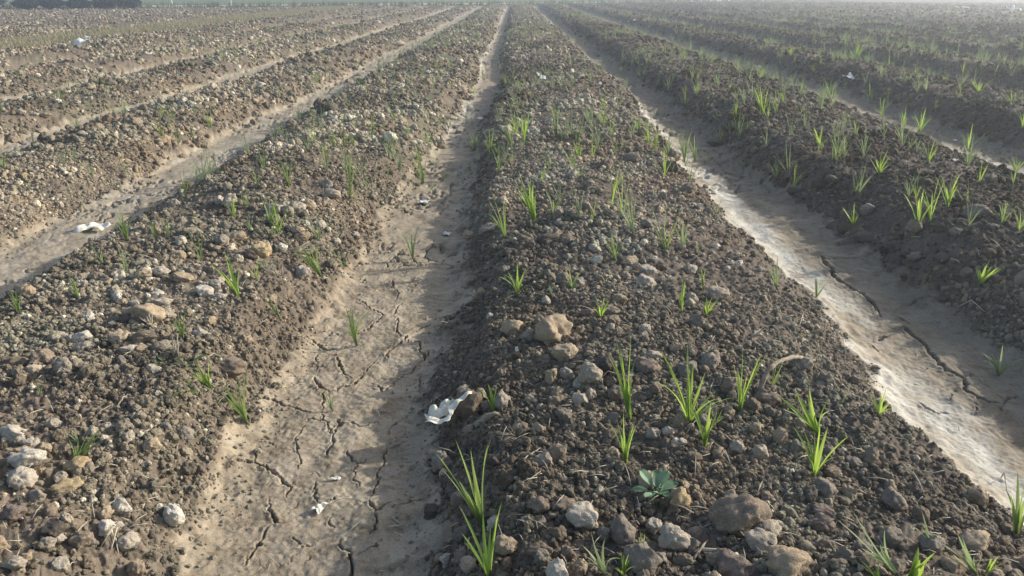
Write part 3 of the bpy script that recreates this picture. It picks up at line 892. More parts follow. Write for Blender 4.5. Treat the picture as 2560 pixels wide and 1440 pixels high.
# base x, y, tip x, y (photo pixels), leaves, spread, bend, leaf width / height, tone, label
SH = [
 (1222,1446,1196,1268,7,0.30,0.5,0.055,'leaf_bright','long leafy grass seedling at the edge of the tan furrow, lower shoot'),
 (1206,1318,1143,1085,6,0.22,0.35,0.050,'leaf_green','long leafy grass seedling at the tan furrow edge, upper shoot toward the rag'),
 (1574,1052,1545,835,7,0.09,0.12,0.042,'leaf_bright','tall bundled bright green grass seedling rising from the crest'),
 (1565,1160,1557,1030,6,0.14,0.2,0.050,'leaf_bright','slim upright seedling below the tall bundled one'),
 (1722,1062,1736,862,8,0.40,0.6,0.042,'leaf_bright','wide many leaved seedling with an arching pale leaf'),
 (1760,1128,1776,1008,5,0.22,0.4,0.065,'leaf_bright','short bright seedling below the wide many leaved one'),
 (1790,1062,1806,1020,4,0.4,0.4,0.07,'leaf_green','tiny seedling beside the short bright seedling'),
 (1848,1032,1874,850,4,0.14,0.25,0.042,'leaf_bright','slim forked seedling with one leaf drooping aside'),
 (1926,972,1966,898,3,0.18,0.3,0.055,'leaf_green','thin leaning seedling framed by the crooked root'),
 (2046,1090,1984,968,6,0.34,0.4,0.07,'leaf_bright','leaning bright seedling above the split clod'),
 (2036,1192,2052,1050,5,0.30,0.5,0.055,'leaf_bright','forked seedling with a folded leaf growing from the split clod'),
 (2108,1006,2122,968,4,0.8,0.9,0.06,'leaf_dull','tiny pale seedling with spread curved leaves'),
 (2200,1040,2212,968,5,0.5,0.4,0.07,'leaf_bright','spread seedling on the slope by the grey furrow'),
 (1234,1024,1236,952,4,0.35,0.4,0.09,'leaf_bright','small bright seedling between two clods behind the rag'),
 (1558,1446,1556,1375,5,0.35,0.5,0.07,'leaf_bright','small grass shoot in front of the large grey clod'),
 (1606,1402,1602,1330,3,0.1,0.1,0.07,'leaf_bright','single upright grass shoot beside the large grey clod'),
 (1512,1448,1462,1318,3,0.25,0.8,0.075,'leaf_dull','pale bent grass leaf below the broad pale clod'),
 (2266,1470,2330,1372,3,0.22,0.2,0.20,'leaf_bright','broad bright green blade standing at the ridge edge'),
 (2246,1450,2112,1284,3,0.10,0.5,0.045,'leaf_dull','long pale arching grass leaf crossing grey clods'),
 (2204,1452,2168,1392,3,0.2,0.3,0.06,'leaf_bright','short green blade under the long pale arching leaf'),
 (2332,1378,2284,1262,3,0.12,0.5,0.045,'leaf_dull','thin pale leaf bending over the dark slope'),
 (2440,1452,2392,1338,4,0.25,0.3,0.06,'leaf_dull','thin spread seedling on the slope near the pale crust'),
 (2462,1444,2494,1388,3,0.3,0.3,0.10,'leaf_bright','small bright blade on the slope near the pale crust'),
 (2542,1336,2556,1190,4,0.2,0.3,0.07,'leaf_green','green seedling rooted on the pale furrow crust'),
 (1296,735,1290,655,6,0.45,0.6,0.085,'leaf_bright','low bright seedling with bent top leaf on the furrow side of the crest'),
 (1500,802,1508,722,5,0.3,0.7,0.07,'leaf_bright','bright seedling with one leaf lying over to a clod'),
 (1704,776,1706,690,5,0.12,0.2,0.055,'leaf_bright','narrow upright seedling standing above dark crumbs'),
 (1764,792,1778,738,6,0.45,0.3,0.10,'leaf_bright','low fanned seedling in front of a pale clod'),
 (1760,728,1752,660,3,0.1,0.3,0.06,'leaf_green','thin seedling behind the fanned seedling'),
 (1430,725,1428,660,4,0.4,0.9,0.06,'leaf_green','arched thin seedling over a grey clod'),
 (1382,745,1376,700,2,0.1,0.2,0.05,'leaf_dull',None),
 (1540,652,1516,560,4,0.15,0.3,0.045,'leaf_green',None), (1535,650,1545,600,9,0.5,0.7,0.05,'leaf_green','feathery fine leaved weed on the crest'),
 (1338,558,1300,420,8,0.16,0.3,0.060,'leaf_bright','tall dense bright seedling on the ridge shoulder'),
 (1264,596,1236,470,6,0.22,0.4,0.040,'leaf_green','tall thin seedling beside a grey clod pair at the furrow edge'),
 (1584,586,1560,478,5,0.16,0.3,0.045,'leaf_dull',None), (1450,550,1434,458,4,0.16,0.3,0.04,'leaf_dull',None), (1538,542,1528,498,3,0.3,0.7,0.05,'leaf_dull',None),
 (1710,620,1706,545,4,0.3,0.4,0.05,'leaf_dull','pale thin seedling with a broad side leaf'), (1744,640,1752,596,3,0.3,0.3,0.05,'leaf_dull',None), (1790,535,1808,490,4,0.4,0.5,0.05,'leaf_dull',None),
 (1942,722,1936,640,4,0.2,0.3,0.045,'leaf_dull','thin pale seedling where the ridge meets the pale crust'), (2040,745,2060,672,4,0.3,0.3,0.05,'leaf_dull','thin seedling on the pale crust beside a small mound'),
 (2450,712,2474,636,6,0.45,0.2,0.095,'leaf_bright','brightest fanned seedling on the dark ridge'),
 (2496,938,2510,856,7,0.35,0.7,0.06,'leaf_dull','pale rooted seedling standing in the grey cracked furrow'),
 (2452,830,2478,782,3,0.7,1.2,0.05,'leaf_dull','arched dry seedling leaning into the grey furrow'),
 (2134,568,2130,506,6,0.4,0.3,0.085,'leaf_bright','short fanned seedling just beyond the grey furrow'),
 (2296,570,2306,470,5,0.25,0.3,0.07,'leaf_bright','upright seedling with a tall thin leaf on the dark ridge'), (2368,522,2378,424,6,0.28,0.3,0.07,'leaf_bright','tall bright seedling near the wide grey clod'),
 (2500,552,2510,490,5,0.5,0.6,0.05,'leaf_dull',None), (2198,438,2202,362,9,0.45,0.4,0.055,'leaf_bright','bushy bright seedling clump on the dark ridge'),
 (2055,378,2038,312,5,0.2,0.3,0.06,'leaf_bright',None), (2320,410,2336,340,6,0.3,0.3,0.05,'leaf_bright',None), (2540,430,2548,372,10,0.5,0.5,0.05,'leaf_green','dense green tuft at the pale edge of a farther furrow'),
 (1908,292,1896,196,9,0.25,0.3,0.045,'leaf_bright','tall dense seedling clump, tallest on the dark ridge'), (1942,286,1936,220,5,0.2,0.3,0.05,'leaf_green',None), (2078,256,2068,204,6,0.35,0.3,0.05,'leaf_green',None),
 (2206,290,2196,240,8,0.4,0.4,0.05,'leaf_bright',None), (2300,330,2312,266,8,0.4,0.3,0.055,'leaf_bright',None), (2260,318,2262,262,5,0.2,0.3,0.05,'leaf_bright',None), (2140,350,2136,292,4,0.2,0.2,0.05,'leaf_green',None),
 (1975,152,1978,104,14,0.5,0.4,0.05,'leaf_bright','bright wide clump of grass seedlings in the far dark ridges'), (2140,150,2146,84,12,0.45,0.3,0.045,'leaf_bright',None), (2222,176,2226,126,10,0.5,0.4,0.05,'leaf_bright',None), (2448,232,2452,182,12,0.5,0.5,0.05,'leaf_bright',None), (2005,228,2006,186,8,0.45,0.5,0.05,'leaf_green',None), (2070,245,2080,186,6,0.3,0.4,0.05,'leaf_green',None),
 (2180,225,2172,200,5,0.4,0.4,0.05,'leaf_green',None), (2400,250,2398,205,6,0.4,0.4,0.05,'leaf_green',None), (2530,260,2528,214,8,0.5,0.4,0.05,'leaf_green',None), (1860,260,1856,206,4,0.2,0.3,0.05,'leaf_dull',None), (1796,310,1788,272,5,0.4,0.5,0.05,'leaf_dull',None),
 # furrow and stony ridge
 (892,866,868,758,9,0.14,0.6,0.040,'leaf_green','thick grass tuft growing out of a crack in the tan furrow'),
 (620,1058,560,945,7,0.20,0.4,0.050,'leaf_green','leaning grass tuft where the stony ridge meets the tan furrow'),
 (532,980,484,900,5,0.20,0.3,0.085,'leaf_bright','broad leaved seedling above the leaning furrow edge tuft'), (612,975,618,920,2,0.1,0.2,0.05,'leaf_green',None),
 (832,1028,808,968,3,0.2,0.3,0.05,'leaf_dull','thin dying seedling lying over a crack in the tan furrow'),
 (1032,648,1020,560,8,0.22,0.4,0.035,'leaf_dull','faint thin grass tuft in the middle of the tan furrow'), (1058,458,1040,370,10,0.28,0.3,0.035,'leaf_green','spreading grass tuft at the far bend of the tan furrow'),
 (1108,454,1112,410,8,0.3,0.4,0.04,'leaf_dull',None), (1186,378,1186,314,9,0.22,0.3,0.04,'leaf_green','upright green tuft in the narrow shaded part of the furrow'), (1226,384,1224,310,9,0.22,0.3,0.04,'leaf_green','second upright green tuft beside it in the shaded furrow'), (1176,428,1172,390,4,0.2,0.3,0.05,'leaf_green',None), (1152,590,1140,540,3,0.5,1.4,0.04,'leaf_dull',None),
 (804,698,742,598,10,0.22,0.3,0.045,'leaf_green','dense dark green tuft beside the grey dry stubble'), (598,748,552,622,8,0.16,0.4,0.045,'leaf_bright','tall curved seedling beside the chalk white clods'), (640,700,648,650,4,0.4,0.5,0.05,'leaf_bright',None),
 (318,602,290,512,9,0.25,0.3,0.04,'leaf_green','fine green tuft at the edge of the second tan furrow'), (392,602,372,545,6,0.28,0.3,0.06,'leaf_green',None), (420,598,412,540,4,0.15,0.2,0.06,'leaf_green',None), (258,660,220,600,6,0.35,0.4,0.04,'leaf_dull',None), (316,682,298,610,4,0.25,0.4,0.04,'leaf_dull',None),
 (200,748,160,668,5,0.25,0.3,0.04,'leaf_green',None), (52,792,20,715,5,0.30,0.3,0.06,'leaf_green','green tuft beside a tan block at the far furrow edge'), (458,852,440,765,6,0.25,0.5,0.05,'leaf_green','soft green seedling beside the broad flat tan clod'),
 (188,1162,216,1072,6,0.22,0.5,0.065,'leaf_green','soft seedling rooted behind the yellowish clod'), (102,992,94,945,3,0.3,0.3,0.05,'leaf_dull',None), (200,1110,178,1060,5,0.4,0.5,0.05,'leaf_dull',None),
 (530,335,512,262,7,0.22,0.3,0.045,'leaf_bright','bright tuft on a ridge beyond the second tan furrow'), (408,292,398,252,8,0.4,0.5,0.05,'leaf_green',None), (482,350,478,312,6,0.3,0.3,0.05,'leaf_green',None), (620,520,608,468,5,0.25,0.3,0.045,'leaf_green',None),
 (646,468,634,405,6,0.28,0.3,0.045,'leaf_green',None), (722,468,708,372,5,0.18,0.4,0.045,'leaf_green','tall thin seedling on the stony ridge edge by the far furrow'), (876,498,872,350,6,0.16,0.3,0.03,'leaf_green','very thin tall seedling on the far stony ridge'), (836,372,824,312,6,0.3,0.3,0.05,'leaf_green',None), (884,372,878,318,6,0.3,0.3,0.045,'leaf_green',None),
 (985,402,968,340,6,0.3,0.4,0.04,'leaf_dull',None), (1000,430,996,350,5,0.2,0.4,0.035,'leaf_dull',None), (628,586,612,520,4,0.2,0.3,0.04,'leaf_dull',None), (680,600,690,540,4,0.15,0.3,0.04,'leaf_green',None), (702,800,662,722,3,0.12,0.3,0.04,'leaf_dull',None),
 (1290,345,1284,268,8,0.25,0.3,0.04,'leaf_bright','bright tuft cluster on the far shoulder of the middle ridge'), (1280,372,1262,290,6,0.2,0.3,0.04,'leaf_green',None), (1310,360,1312,250,7,0.22,0.3,0.035,'leaf_bright',None), (1394,352,1384,250,6,0.15,0.3,0.04,'leaf_dull',None), (1448,400,1444,330,9,0.22,0.3,0.045,'leaf_bright',None),
 (1510,318,1496,262,7,0.3,0.5,0.05,'leaf_bright',None), (1530,356,1526,280,5,0.2,0.4,0.04,'leaf_green',None), (1600,330,1592,276,8,0.25,0.3,0.05,'leaf_bright','bright yellow green clump beside the pale crust of the grey furrow'), (1622,366,1614,300,6,0.2,0.3,0.045,'leaf_bright',None), (1640,388,1636,310,6,0.2,0.3,0.045,'leaf_green',None), (1668,380,1676,330,4,0.3,0.3,0.05,'leaf_dull',None),
 (1712,402,1706,318,8,0.2,0.2,0.045,'leaf_green','tall green clump standing on the pale furrow crust'), (1738,406,1734,330,6,0.2,0.3,0.045,'leaf_green',None), (1760,408,1764,372,4,0.3,0.3,0.05,'leaf_dull',None), (1554,186,1552,158,4,0.3,0.2,0.06,'leaf_dull',None), (1268,218,1262,165,6,0.2,0.3,0.04,'leaf_green',None), (1386,300,1380,262,4,0.2,0.3,0.04,'leaf_dull',None),
]
SH = [s_ for s_ in SH if s_[0] > 0]
PT, TT = pix_many([(q[0], q[1]) for q in SH])
seedlings = []
singles = []
GRP = {'left': 'thin seedlings on the far ridges', 'stony': 'small seedlings, stony ridge', 'middle': 'small seedlings, middle ridge', 'dark': 'small seedlings, dark ridges'}
def seed_label(x, y, tone):
    r = ridge_of(x)
    far = ''
    col = {'leaf_bright': 'bright green', 'leaf_green': 'green', 'leaf_dull': 'pale thin'}[tone]
    return 'small %s%s grass seedling on %s' % (far, col, RNAME[r]), 'small %s%s seedlings, %s' % (far, col, r)

for k, (bx, by, tx, ty, n, sp, bd, W, tone, lab) in enumerate(SH):
    p = Vector(PT[k]); t = TT[k]
    tip = at_depth(tx, ty, p.y)
    ax = tip - p
    L = ax.length
    lv = tuft_leaves(500 + k, n + 3, sp * 1.0 + 0.02, bd * 1.3, W * (0.95 if by > 600 else 0.8))
    if L * math.cos(0.4) / t > 50 and by > 420:            # leaves can be told apart: each one is a part
        e = add('grass_seedling', None, p, axis_rot(ax), (L, L, L))
        e.empty_display_size = 0.05
        for v, f in lv:
            add('leaf', mesh_from('leaf', v, f, [M[tone]]), parent=e)
    else:
        v, f = joined(lv)
        e = add('grass_seedling', mesh_from('grass_seedling', v, f, [M[tone]]), p, axis_rot(ax), (L, L, L))
        singles.append(e)
    if lab:
        tag(e, lab, 'seedling')
    else:
        l_, g_ = seed_label(p.x, p.y, tone)
        tag(e, l_, 'seedling', g_)
    seedlings.append(e)

VAR = {}
for tone in ('leaf_bright', 'leaf_green', 'leaf_dull'):
    VAR[tone] = []
    for i in range(6):
        r = random.Random(i + 900)
        v, f = joined(tuft_leaves(900 + i, r.randint(4, 9), r.uniform(0.2, 0.5), r.uniform(0.3, 0.9), r.uniform(0.020, 0.034)))
        VAR[tone].append(mesh_from('grass_seedling', v, f, [M[tone]]))

NS = 300 - len(seedlings)
cnt = 0; tries = 0
while cnt < NS and tries < 4000:
    px = np.array([rng.uniform(-20, 2580)]); py = np.array([95 + 620 * rng.beta(1.05, 2.2)])
    tries += 1
    P_, T_ = on_land(px, py); p = P_[0]; t = T_[0]
    if p[0] < -6.5 or p[1] > 24: continue
    r = ridge_of(p[0])
    if rng.uniform() > {'left': 0.3, 'stony': 0.7, 'middle': 0.6, 'dark': 0.8}[r]: continue
    md = land(np.array([p[0]]), np.array([p[1]]), False)[1][0]
    if md > 0.5 and rng.uniform() > 0.15: continue
    tone = rng.choice(['leaf_bright', 'leaf_green', 'leaf_dull'], p=[0.2, 0.4, 0.4] if r != 'dark' else [0.35, 0.45, 0.2])
    L = rng.uniform(0.09, 0.18)
    e = add('grass_seedling', VAR[tone][rng.randint(6)], p, (rng.uniform(-0.15, 0.15), rng.uniform(-0.15, 0.15), rng.uniform(0, 6.28)), (L, L, L))
    l_, g_ = seed_label(p[0], p[1], tone)
    tag(e, l_, 'seedling', g_)
    singles.append(e); cnt += 1

# the many far seedlings that nobody could count
n = 20000
y = 3.6 + 42 * rng.uniform(0, 1, n) ** 1.5
x = rng.uniform(-1, 1, n) * (0.655 * y + 0.3) * 1.1
z, mud, rough = land(x, y)
past, left, strip, right = zones(x, y)
pr = np.where(x < -1.75, 0.35, np.where(x < 1.175, 0.7, 1.0)) * sstep(-0.3, 0.5, fbm(x * 0.5, y * 0.5, 3, 201) + 0.1) * (0.10 + 0.8 * sstep(5, 12, y)) * (past < -0.4) * (1 - left) * (1 - 0.7 * mud)
kp = rng.uniform(0, 1, n) < pr
x, y, z = x[kp], y[kp], z[kp]
sc = rng.uniform(0.08, 0.19, len(x))
gs = [e for e in singles if e.data.users > 1][:8]
scatter('seedling_cover', np.stack([x, y, z], -1), np.repeat(sc[:, None], 3, 1), np.stack([rng.uniform(-0.2, 0.2, len(x)), rng.uniform(-0.2, 0.2, len(x)), rng.uniform(0, 6.28, len(x))], -1),
        rng.randint(0, len(gs), len(x)), np.ones(len(x)), gs, M['leaf_dull'], 'far rows of small green seedlings across the ridges')

# ------------------------------------------------------------------ the broadleaf seedling
def broad_leaf(L, W, curl, cup):
    V, F = [], []
    nu, nv = 9, 6
    for i in range(nu + 1):
        s_ = i / nu
        w = W * max(0.0, math.sin(math.pi * min(1, s_ * 0.95 + 0.05) ** 1.25)) ** 0.6
        for j in range(nv + 1):
            q = j / nv * 2 - 1
            zz = curl * L * s_ * s_ + cup * W * q * q + 0.012 * W * math.sin(9 * s_ + 4 * abs(q)) - 0.06 * W * math.exp(-(q * 6) ** 2)
            V.append((s_ * L, q * w * 0.5, zz))
    for i in range(nu):
        for j in range(nv):
            a = i * (nv + 1) + j
            F.append((a, a + nv + 1, a + nv + 2, a + 1))
    return V, F

def tube(points, radii, nsides=6):
    V, F = [], []
    pts = [Vector(p) for p in points]
    for k, p in enumerate(pts):
        d = (pts[min(k + 1, len(pts) - 1)] - pts[max(k - 1, 0)]).normalized()
        a = d.orthogonal().normalized(); b = d.cross(a)
        if k:                                             # keep the ring from twisting
            a = (pa - d * pa.dot(d)).normalized(); b = d.cross(a)
        pa = a
        for j in range(nsides):
            t_ = 2 * math.pi * j / nsides
            V.append(p + (a * math.cos(t_) + b * math.sin(t_)) * radii[k])
    for k in range(len(pts) - 1):
        for j in range(nsides):
            F.append((k * nsides + j, k * nsides + (j + 1) % nsides, (k + 1) * nsides + (j + 1) % nsides, (k + 1) * nsides + j))
    F.append(tuple(reversed(range(nsides)))); F.append(tuple((len(pts) - 1) * nsides + j for j in range(nsides)))
    return V, F

p, t = pix(1640, 1240)
br = add('broadleaf_seedling', None, p + Vector((0, 0, 0.006)), (0, 0, 0))
tag(br, 'small blue green broadleaf seedling with rounded leaves beside the ochre clod', 'seedling')
u = 0.00098 * t / 0.00082
# azimuth (deg, 0 = right), elevation, stalk length mm, leaf length mm, leaf width mm, curl
for az, el, st, ll, lw, cu in ((140, 58, 24, 40, 27, -0.1), (178, 30, 20, 34, 20, -0.35), (75, 45, 16, 42, 36, -0.15), (-85, 48, 26, 34, 32, -0.12), (20, 36, 18, 36, 28, -0.3), (-40, 30, 18, 30, 21, -0.3), (225, 36, 16, 26, 19, -0.3), (45, 62, 26, 32, 26, -0.2)):
    a, e_ = math.radians(az), math.radians(el)
    d = Vector((math.cos(a) * math.cos(e_), math.sin(a) * math.cos(e_), math.sin(e_)))
    V, F = tube([Vector((0, 0, -0.004)), d * st * u * 0.5 + Vector((0, 0, 0.002)), d * st * u], [0.0016, 0.0014, 0.0012])
    lv, lf = broad_leaf(ll * u, lw * u, cu, 0.12)
    R = Matrix.Rotation(a, 4, 'Z') @ Matrix.Rotation(-e_ * 0.75, 4, 'Y')
    o0 = len(V)
    V += [d * st * u + (R @ Vector(q)) for q in lv]
    F += [tuple(i + o0 for i in q) for q in lf]
    add('leaf', mesh_from('leaf', V, F, [M['leaf_blue']]), parent=br)

# ------------------------------------------------------------------ torn white rag and scraps
def scrap_mesh(name, outline, relief, seed, mat, up=0.0):
    """a torn sheet: outline in metres (x, y), cut into small triangles, creased, with thickness"""
    bm = bmesh.new()
    vs_ = [bm.verts.new((a, b, 0)) for a, b in outline]
    bm.faces.new(vs_)
    bmesh.ops.triangulate(bm, faces=bm.faces[:])
    for k in range(3):
        bmesh.ops.subdivide_edges(bm, edges=[e for e in bm.edges], cuts=1, use_grid_fill=True)
        bmesh.ops.triangulate(bm, faces=bm.faces[:])
    size = max(max(abs(a), abs(b)) for a, b in outline)
    r = random.Random(seed)
    dirs = [(r.uniform(0, 3.14), r.uniform(0.6, 1.6), r.uniform(0, 6)) for _ in range(5)]
    for v_ in bm.verts:
        x_, y_ = v_.co.x / size, v_.co.y / size
        z_ = 0
        for a, f, ph in dirs:
            z_ += abs(math.sin((x_ * math.cos(a) + y_ * math.sin(a)) * f * 3.2 + ph)) * 0.30
        z_ += 0.5 * mnoise.noise(Vector((x_ * 3, y_ * 3, seed)))
        v_.co.z = z_ * relief + up * (x_ + 0.3)
        v_.co.x += 0.05 * size * mnoise.noise(Vector((x_ * 5, y_ * 5, seed + 9)))
        v_.co.y += 0.05 * size * mnoise.noise(Vector((x_ * 5, y_ * 5, seed + 19)))
    me = bpy.data.meshes.new(name)
    bm.to_mesh(me); bm.free()
    me.materials.append(mat)
    me.polygons.foreach_set('use_smooth', np.ones(len(me.polygons), bool))
    return me

def px_outline(pts, c, t, fore=1.6):
    """photo outline -> outline on the ground, undoing the slant of the view"""
    return [((a - c[0]) * t, -(b - c[1]) * t * fore) for a, b in pts]

def scrap(c, pts, relief, seed, mat, name, label, cat, fore=1.5, tilt=(0, 0), lift=0.0, group=None):
    p, t = pix(*c)
    me = scrap_mesh(name, px_outline(pts, c, t, fore), relief, seed, mat)
    o = add(name, me, (p.x, p.y, p.z + lift), (tilt[0], tilt[1], 0))
    sd = o.modifiers.new('thickness', 'SOLIDIFY'); sd.thickness = 0.0008
    tag(o, label, cat, group)
    return o

p, t = pix(1125, 1085)
rag = add('rag', None, p, (0, 0, 0), (1.3, 1.3, 1.3))
tag(rag, 'torn crumpled white rag pinned under the upright brown clod', 'rag')
def rag_part(name, pts, c, seed, relief, mat, dz, tilt):
    me = scrap_mesh(name, px_outline(pts, c, t, 1.25), relief, seed, mat)
    o = add(name, me, (((c[0] - 1125) * t), -(c[1] - 1085) * t * 1.3, dz), tilt, parent=rag)
    sd = o.modifiers.new('thickness', 'SOLIDIFY'); sd.thickness = 0.0009
rag_part('torn_flap', [(1077,1076),(1090,1064),(1110,1055),(1132,1050),(1150,1056),(1140,1066),(1125,1076),(1112,1084),(1095,1094),(1088,1101),(1084,1090)], (1115,1075), 3, 0.020, M['rag'], 0.018, (0.3, -0.05, 0))
rag_part('torn_flap', [(1082,1104),(1097,1096),(1116,1098),(1128,1090),(1124,1078),(1136,1072),(1148,1060),(1160,1050),(1172,1050),(1168,1060),(1150,1072),(1136,1086),(1128,1103),(1112,1108),(1098,1106)], (1120,1088), 5, 0.016, M['rag'], 0.030, (0.4, -0.1, 0))
rag_part('fold', [(1134,1046),(1140,1024),(1145,1015),(1152,1020),(1152,1042),(1148,1054)], (1143,1038), 8, 0.004, M['rag'], 0.020, (0.9, 0, 0))

scrap((230,577), [(188,590),(212,565),(246,563),(276,572),(262,583),(232,580),(208,588)], 0.018, 21, M['rag'], 'plastic_scrap', 'white crumpled scrap lying in the second tan furrow beside a green tuft', 'scrap', 2.2, (0.2, 0))
scrap((800,1272), [(775,1284),(793,1266),(810,1258),(826,1260),(812,1270),(806,1284),(800,1290),(792,1280)], 0.006, 22, M['rag'], 'dry_husk', 'pale torn husk lying over a crack in the tan furrow', 'husk', 1.4, (0.1, 0.1))
scrap((834,1198), [(817,1198),(836,1193),(851,1195),(849,1202),(832,1202)], 0.004, 23, M['rag'], 'dry_husk', 'small pale flat husk farther up the tan furrow than the torn husk', 'husk', 1.4)
scrap((1060,508), [(1044,514),(1052,506),(1066,502),(1074,508),(1068,514),(1056,512)], 0.012, 24, M['plastic'], 'plastic_scrap', 'row of small white scraps where the tan furrow narrows', 'scrap', 2.4)
scrap((1116,588), [(1106,586),(1114,580),(1128,586),(1122,594),(1112,592)], 0.006, 25, M['plastic'], 'plastic_scrap', 'small square white scrap on the shaded floor of the tan furrow', 'scrap', 2.2)
scrap((1198,308), [(1191,310),(1196,304),(1208,304),(1206,311)], 0.008, 26, M['plastic'], 'plastic_scrap', 'white scrap between two upright green tufts in the furrow', 'scrap', 3.0, lift=0.03)
scrap((1352,200), [(1340,194),(1350,193),(1354,199),(1364,201),(1363,207),(1352,205),(1344,200)], 0.02, 27, M['plastic'], 'plastic_scrap', 'bright white elongated scrap on the far part of the middle ridge', 'scrap', 3.2, (0.3, 0), 0.02)
scrap((2122,205), [(2105,201),(2118,202),(2126,199),(2132,204),(2144,207),(2128,210),(2112,208)], 0.03, 28, M['plastic'], 'plastic_scrap', 'white winged scrap on the far dark ridge', 'scrap', 3.0, (0.25, 0), 0.02)
scrap((210,118), [(192,122),(204,112),(222,111),(226,118),(212,126)], 0.06, 29, M['plastic'], 'plastic_scrap', 'large white bundle beside the dry grass strip', 'scrap', 3.5, (0.3, 0), 0.04)
scrap((2520,31), [(2504,34),(2512,29),(2530,27),(2534,32),(2518,35)], 0.22, 30, M['plastic'], 'plastic_scrap', 'largest white scrap along the far edge of the field', 'scrap', 4.0, (0.4, 0), 0.1)
k = 0
for sx_, sy_, w_ in ((2545,35,12),(2392,25,9),(2408,26,10),(2418,27,7),(2264,19,8),(2172,43,4),(2138,38,4),(2235,43,5),(2000,9,5),(1966,6,5),(1924,26,4),(2056,12,6),(1585,52,8),(1550,48,4),(1570,56,4),(1890,4,5),(1908,9,5),(2386,355,12),(1660,298,5),(1500,214,12),(1402,215,8),(1898,170,9),(2180,332,9),(2006,256,5),(2385,408,16),(1072,186,14),(1088,120,12),(905,205,8),(378,138,10),(645,48,7),(1750,520,14),(1640,655,14),(1776,848,10)):
    p, t = pix(sx_, sy_ + 1)
    r = random.Random(k + 50)
    w2 = w_ * 0.5
    ol = [(sx_ + w2 * math.cos(a) * r.uniform(0.6, 1.1), sy_ + w2 * 0.6 * math.sin(a) * r.uniform(0.5, 1.1)) for a in [i * 2 * math.pi / 7 for i in range(7)]]
    R_ = ridge_of(p.x)
    where = 'toward the end of the field' if p.y > 12 else 'on ' + RNAME[R_]
    scrap((sx_, sy_), ol, w_ * t * 0.3, 60 + k, M['plastic'], 'plastic_scrap', 'tiny white scrap %s' % where, 'scrap', 2.0 if p.y < 8 else 3.0, (0.3, 0), w_ * t * 0.15, 'tiny white scraps %s' % where)
    k += 1

# ------------------------------------------------------------------ roots, sticks, straw, stubble
def tube_obj(name, pts, radii, mat, label, cat, group=None, ns=6, jitter=0.0, seed=0):
    r = random.Random(seed)
    c = Vector(pts[0])
    P2, R2 = [], []
    for k in range(len(pts) - 1):
        for j in range(4):
            s_ = j / 4
            q = Vector(pts[k]).lerp(Vector(pts[k + 1]), s_)
            P2.append(q - c + Vector((r.gauss(0, 1), r.gauss(0, 1), r.gauss(0, 1))) * jitter)
            R2.append((radii[k] * (1 - s_) + radii[k + 1] * s_) * r.uniform(0.85, 1.15))
    P2.append(Vector(pts[-1]) - c); R2.append(radii[-1])
    V, F = tube(P2, R2, ns)
    o = add(name, mesh_from(name, V, F, [mat]), c)
    tag(o, label, cat, group)
    return o

# crooked root arching over the crumbs
a, t = pix(1898, 985); b, _ = pix(2042, 905)
rp = [a + Vector((0, 0, -0.005))]
for px_, py_ in ((1908, 950), (1925, 918), (1950, 903), (1980, 893), (2005, 895), (2025, 902)):
    s_ = (px_ - 1898) / 144
    rp.append(at_depth(px_, py_, a.y + (b.y - a.y) * s_ - 0.02 * math.sin(math.pi * s_)))
rp.append(b)
tube_obj('root', rp, [0.006, 0.0055, 0.0055, 0.005, 0.005, 0.004, 0.0035, 0.002], M['root'], 'crooked bare root arching over the soil near the slim seedling', 'root', ns=8, jitter=0.0009, seed=4)
a, _ = pix(1190, 1072); b, _ = pix(1246, 1046)
tube_obj('twig', [a + Vector((0, 0, 0.008)), a.lerp(b, 0.5) + Vector((0, 0, 0.014)), b + Vector((0, 0, 0.006))], [0.007, 0.008, 0.003], M['root'], 'short thick dark twig beside the upright brown clod', 'twig', jitter=0.0012, seed=5)
a, _ = pix(1745, 1395); b, _ = pix(1798, 1402)
tube_obj('straw_stick', [a + Vector((0, 0, 0.012)), b + Vector((0, 0, 0.012))], [0.0028, 0.0026], M['straw'], 'pale straight straw stick beside the big reddish brown clod', 'straw', seed=6)
a, _ = pix(1730, 1415); b, _ = pix(1768, 1362)
tube_obj('twig', [a + Vector((0, 0, 0.006)), a.lerp(b, 0.5) + Vector((0.004, 0, 0.02)), b + Vector((0, 0, 0.016))], [0.002, 0.0018, 0.0008], M['root'], 'thin forked grey twig across the pale straw stick', 'twig', seed=7)

SB = [((1772,1135),(1784,1110),0.012),((1784,1110),(1825,1170),0.012),((1785,1140),(1822,1168),0.01),((1440,1042),(1480,1038),0.008),((1500,950),(1560,948),0.02),((1402,1045),(1432,1040),0.006),((1506,958),(1508,985),0.015),
      ((1090,995),(1108,1008),0.014),((1108,1008),(1140,1020),0.016),((1104,1024),(1128,1008),0.014),((290,1030),(322,992),0.02),((210,760),(232,757),0.01),((485,765),(520,780),0.008),((520,905),(555,898),0.01),((250,885),(258,878),0.02),((345,1095),(392,1070),0.006),
      ((980,1295),(1015,1312),0.004),((975,1318),(1010,1316),0.004),((935,1020),(950,1045),0.004),((950,1030),(978,1034),0.004),((655,800),(700,870),0.01),((2080,795),(2102,785),0.01),((2290,905),(2302,892),0.012),((2392,772),(2460,790),0.03),
      ((2108,930),(2125,950),0.01),((1990,780),(1996,830),0.02),((2500,1200),(2516,1235),0.03),((1290,1190),(1350,1130),0.008),((1730,1300),(1690,1312),0.008),((1480,1142),(1500,1146),0.006),((1905,725),(1920,735),0.01),((1850,530),(1895,545),0.008),((1168,1390),(1172,1350),0.02),((280,1380),(285,1330),0.015),((283,1340),(300,1400),0.01)]
